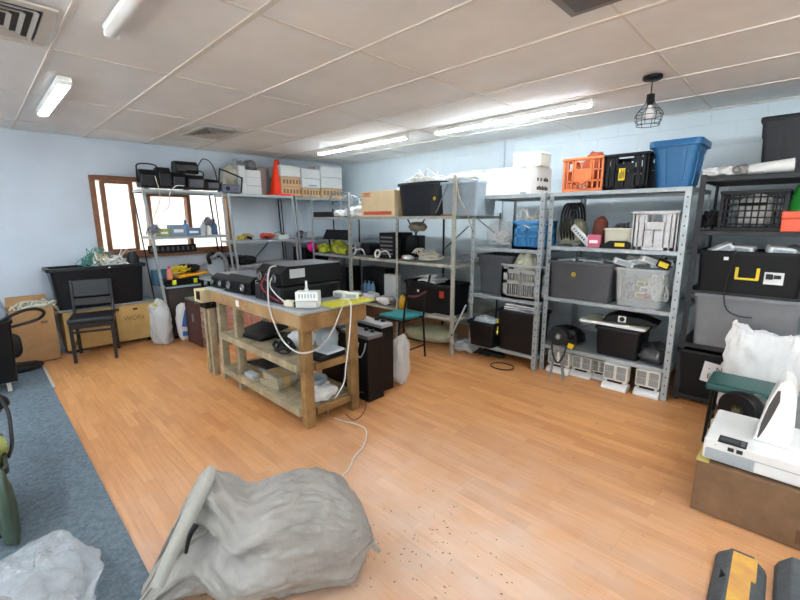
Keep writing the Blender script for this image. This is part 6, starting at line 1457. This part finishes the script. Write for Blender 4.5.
# columns of the sack from its tied tail (right) to its mouth (left): photo x, top y, half thickness towards / away from the camera, slant
secs = [(374,534,545,0.012,0.012),(366,515,556,0.05,0.05),(356,499,0,0.11,0.10),(344,488,0,0.13,0.17),(330,480,0,0.155,0.20),(314,475,0,0.18,0.22),(298,475,0,0.205,0.21),(282,478,0,0.24,0.20),(268,484,0,0.235,0.19),(254,492,0,0.23,0.18),(242,490,0,0.225,0.16),(230,479,0,0.22,0.14),(219,471,0,0.215,0.12),(208,465,0,0.205,0.10),(198,474,0,0.20,0.085),(188,492,0,0.195,0.08),(176,517,0,0.19,0.075),(164,546,0,0.185,0.07),(154,572,0,0.18,0.065)]
N = 64; rings = []
Dh = Vector((_F.x, _F.y, 0)).normalized()
neck = Vector((0, 0))
for i, (px, pyt, pyb, hn, hf) in enumerate(secs):
    a = sk(px, pyt); zt_ = max(a.z, 0.03); base = Vector((a.x, a.y, 0))
    zb_ = max(0.004, sk(px, pyb).z) if pyb else 0.004
    R_ = []
    for k in range(N):
        th = 2*PI*k/N
        cz = math.cos(th); sn = math.sin(th)
        zz = zb_ + (zt_-zb_)*(0.5+0.5*math.copysign(abs(cz)**0.85, cz))
        f = (zz-zb_)/max(1e-3, zt_-zb_)
        ww = (hf if sn > 0 else hn)*math.copysign(abs(sn)**0.8, sn)
        if i >= 10: ww *= 1-0.55*min(1, (i-9)/4)*f
        # gathers: folds fanning out of the saddle and the peak
        ang = math.atan2(zz-0.33, (i-11)*0.055+1e-4)
        g_ = noise.noise(Vector((ang*3.2, sn*0.8, 5.0)))
        g2 = noise.noise(Vector((px*0.03, zz*3.2, sn*1.6)))
        rd = 0.5-2*abs(noise.noise(Vector((px*0.022+zz*2.0, zz*1.5-px*0.012, sn*1.2+9))))
        fan = math.exp(-((px-225)/55.0)**2)
        pl = 0.45-2.2*abs(noise.noise(Vector((cz*2.6+i*0.05, sn*2.6, i*0.09+2.0))))
        pl2 = 0.4-2.0*abs(noise.noise(Vector((cz*5.5-i*0.12, sn*5.5, i*0.22+7.0))))
        am = (0.022+0.040*fan)*pl + (0.013+0.014*fan)*pl2 + 0.016*g2
        if i < 2: am *= 0.3
        q = base + Dh*ww; q.z = zz
        q += Dh*sn*am + Vector((0,0,1))*cz*am*0.5
        q.z = max(q.z, 0.004)
        R_.append(q)
    rings.append(R_)
M_ = len(rings)
# inside of the mouth: turn back in, narrower
inner = []
cm = sum(rings[-1], Vector())/N
inner.append([cm + (p-cm)*0.93 - _R*0.0 for p in rings[-1]])
c2 = sum(rings[-4], Vector())/N
inner.append([c2 + (p-c2)*0.80 for p in rings[-4]])
c3 = sum(rings[-7], Vector())/N
inner.append([c3 + (p-c3)*0.5 for p in rings[-7]])
allr = rings+inner; M_ = len(allr)
fs = [(i*N+k, i*N+(k+1) % N, (i+1)*N+(k+1) % N, (i+1)*N+k) for i in range(M_-1) for k in range(N)] + [tuple(range(N-1,-1,-1)), tuple(range((M_-1)*N, M_*N))]
cen = sk(262, 560); loc0 = Vector((cen.x, cen.y, 0.0))
st = thing('woven_sack', 'large grey white woven sack lying on floor in foreground', 'sack', loc0)
sB = MB(); sB.add([tuple(p-loc0) for R_ in allr for p in R_], fs)
o = sB.build('sack_body', SACKG, st, smooth=True)
md = o.modifiers.new('Sub', 'SUBSURF'); md.levels = 2; md.render_levels = 2
tx2 = bpy.data.textures.new('folds', 'CLOUDS'); tx2.noise_scale = 0.05; tx2.noise_depth = 4; tx2.noise_type = 'HARD_NOISE'
dm = o.modifiers.new('Folds', 'DISPLACE'); dm.texture = tx2; dm.strength = 0.022; dm.mid_level = 0.5
# turned hem along the near lip of the mouth, and the dark strap showing in its slit
hem = [(208,466,6,0.05),(200,479,12,0.085),(190,497,14,0.11),(179,520,14,0.14),(167,546,13,0.165),(157,570,12,0.18),(150,588,11,0.185)]
A_ = [onD(px, py, T0-dt) for px, py, w_, dt in hem]; B_ = [onD(px+w_, py+4, T0-dt-0.012) for px, py, w_, dt in hem]
A_ = spline(A_, 5); B_ = spline(B_, 5); n_ = len(A_)
q = MB(); V_ = [p-loc0 for p in A_]+[p-loc0+Dh*0.012 for p in B_]+[p-loc0+Dh*0.006 for p in A_]+[p-loc0+Dh*0.018 for p in B_]
q.add(V_, [(i, i+1, n_+i+1, n_+i) for i in range(n_-1)] + [(2*n_+i+1, 2*n_+i, 3*n_+i, 3*n_+i+1) for i in range(n_-1)] + [(i+1, i, 2*n_+i, 2*n_+i+1) for i in range(n_-1)] + [(n_+i, n_+i+1, 3*n_+i+1, 3*n_+i) for i in range(n_-1)])
q.build('mouth_hem', mat('pale_hem','#a5a399',0.5,var=0.15,bump=0.2,bscale=80), st, smooth=True)
sl = [onD(196,525,T0-0.20)-loc0, onD(191,533,T0-0.205)-loc0, onD(188,542,T0-0.205)-loc0, onD(186,553,T0-0.20)-loc0]
q = MB(); q.tube(spline(sl, 5), 0.012, 8, r1=0.006); q.build('dark_strap', BLK, st, smooth=True)
# tail of the sack
q = MB(); tp = onD(372,541,T0)-loc0
q.tube(spline([tp, tp+_R*0.012-Vector((0,0,0.03)), tp+_R*0.03-Vector((0,0,0.05))], 4), 0.016, 7, r1=0.008); q.build('tied_tail', SACKG, st, smooth=True)
# clear plastic bag bottom left
cb = onD(42, 588, 1.72)
lump('plastic_bag', 'clear plastic bag on the carpet at bottom left corner', 'bag', (-2.00, -0.01, 0.014), (0.29,0.20,0.185), film('clear_bag_film','#d9dde0',0.33,0.06,0.8), 261, 0.22, ridge=0.22, n=44)
lump('cloth', 'pale grey bundle inside the clear plastic bag', 'bundle', (-2.0, 0.0, 0.02), (0.17,0.11,0.07), mat('pale_bundle','#84878b',0.7,var=0.15), 262, 0.2)
lump('cloth', 'dark brown thing inside the clear bag at photo edge', 'bundle', (-1.98, -0.13, 0.02), (0.08,0.06,0.12), mat('dark_brown','#4a3a2c',0.7), 263, 0.2)
# crumbs and flakes of dirt on the floor before the sack
rd_ = random.Random(77); fl = MB()
for k in range(90):
    p = onZ(rd_.gauss(425, 45), rd_.gauss(552, 26), 0)
    a = rd_.uniform(0, PI); l_ = rd_.uniform(0.003, 0.011); w_ = rd_.uniform(0.0015, 0.0035)
    fl.obx((p.x, p.y, 0.0022), (l_, w_, 0.002), (0, 0, a))
tag(fl.build('dirt_flakes', mat('dirt_flake', '#5a4636', 0.8)), 'dark crumbs of dirt scattered on floor right of the sack', 'dirt', None, 'stuff')
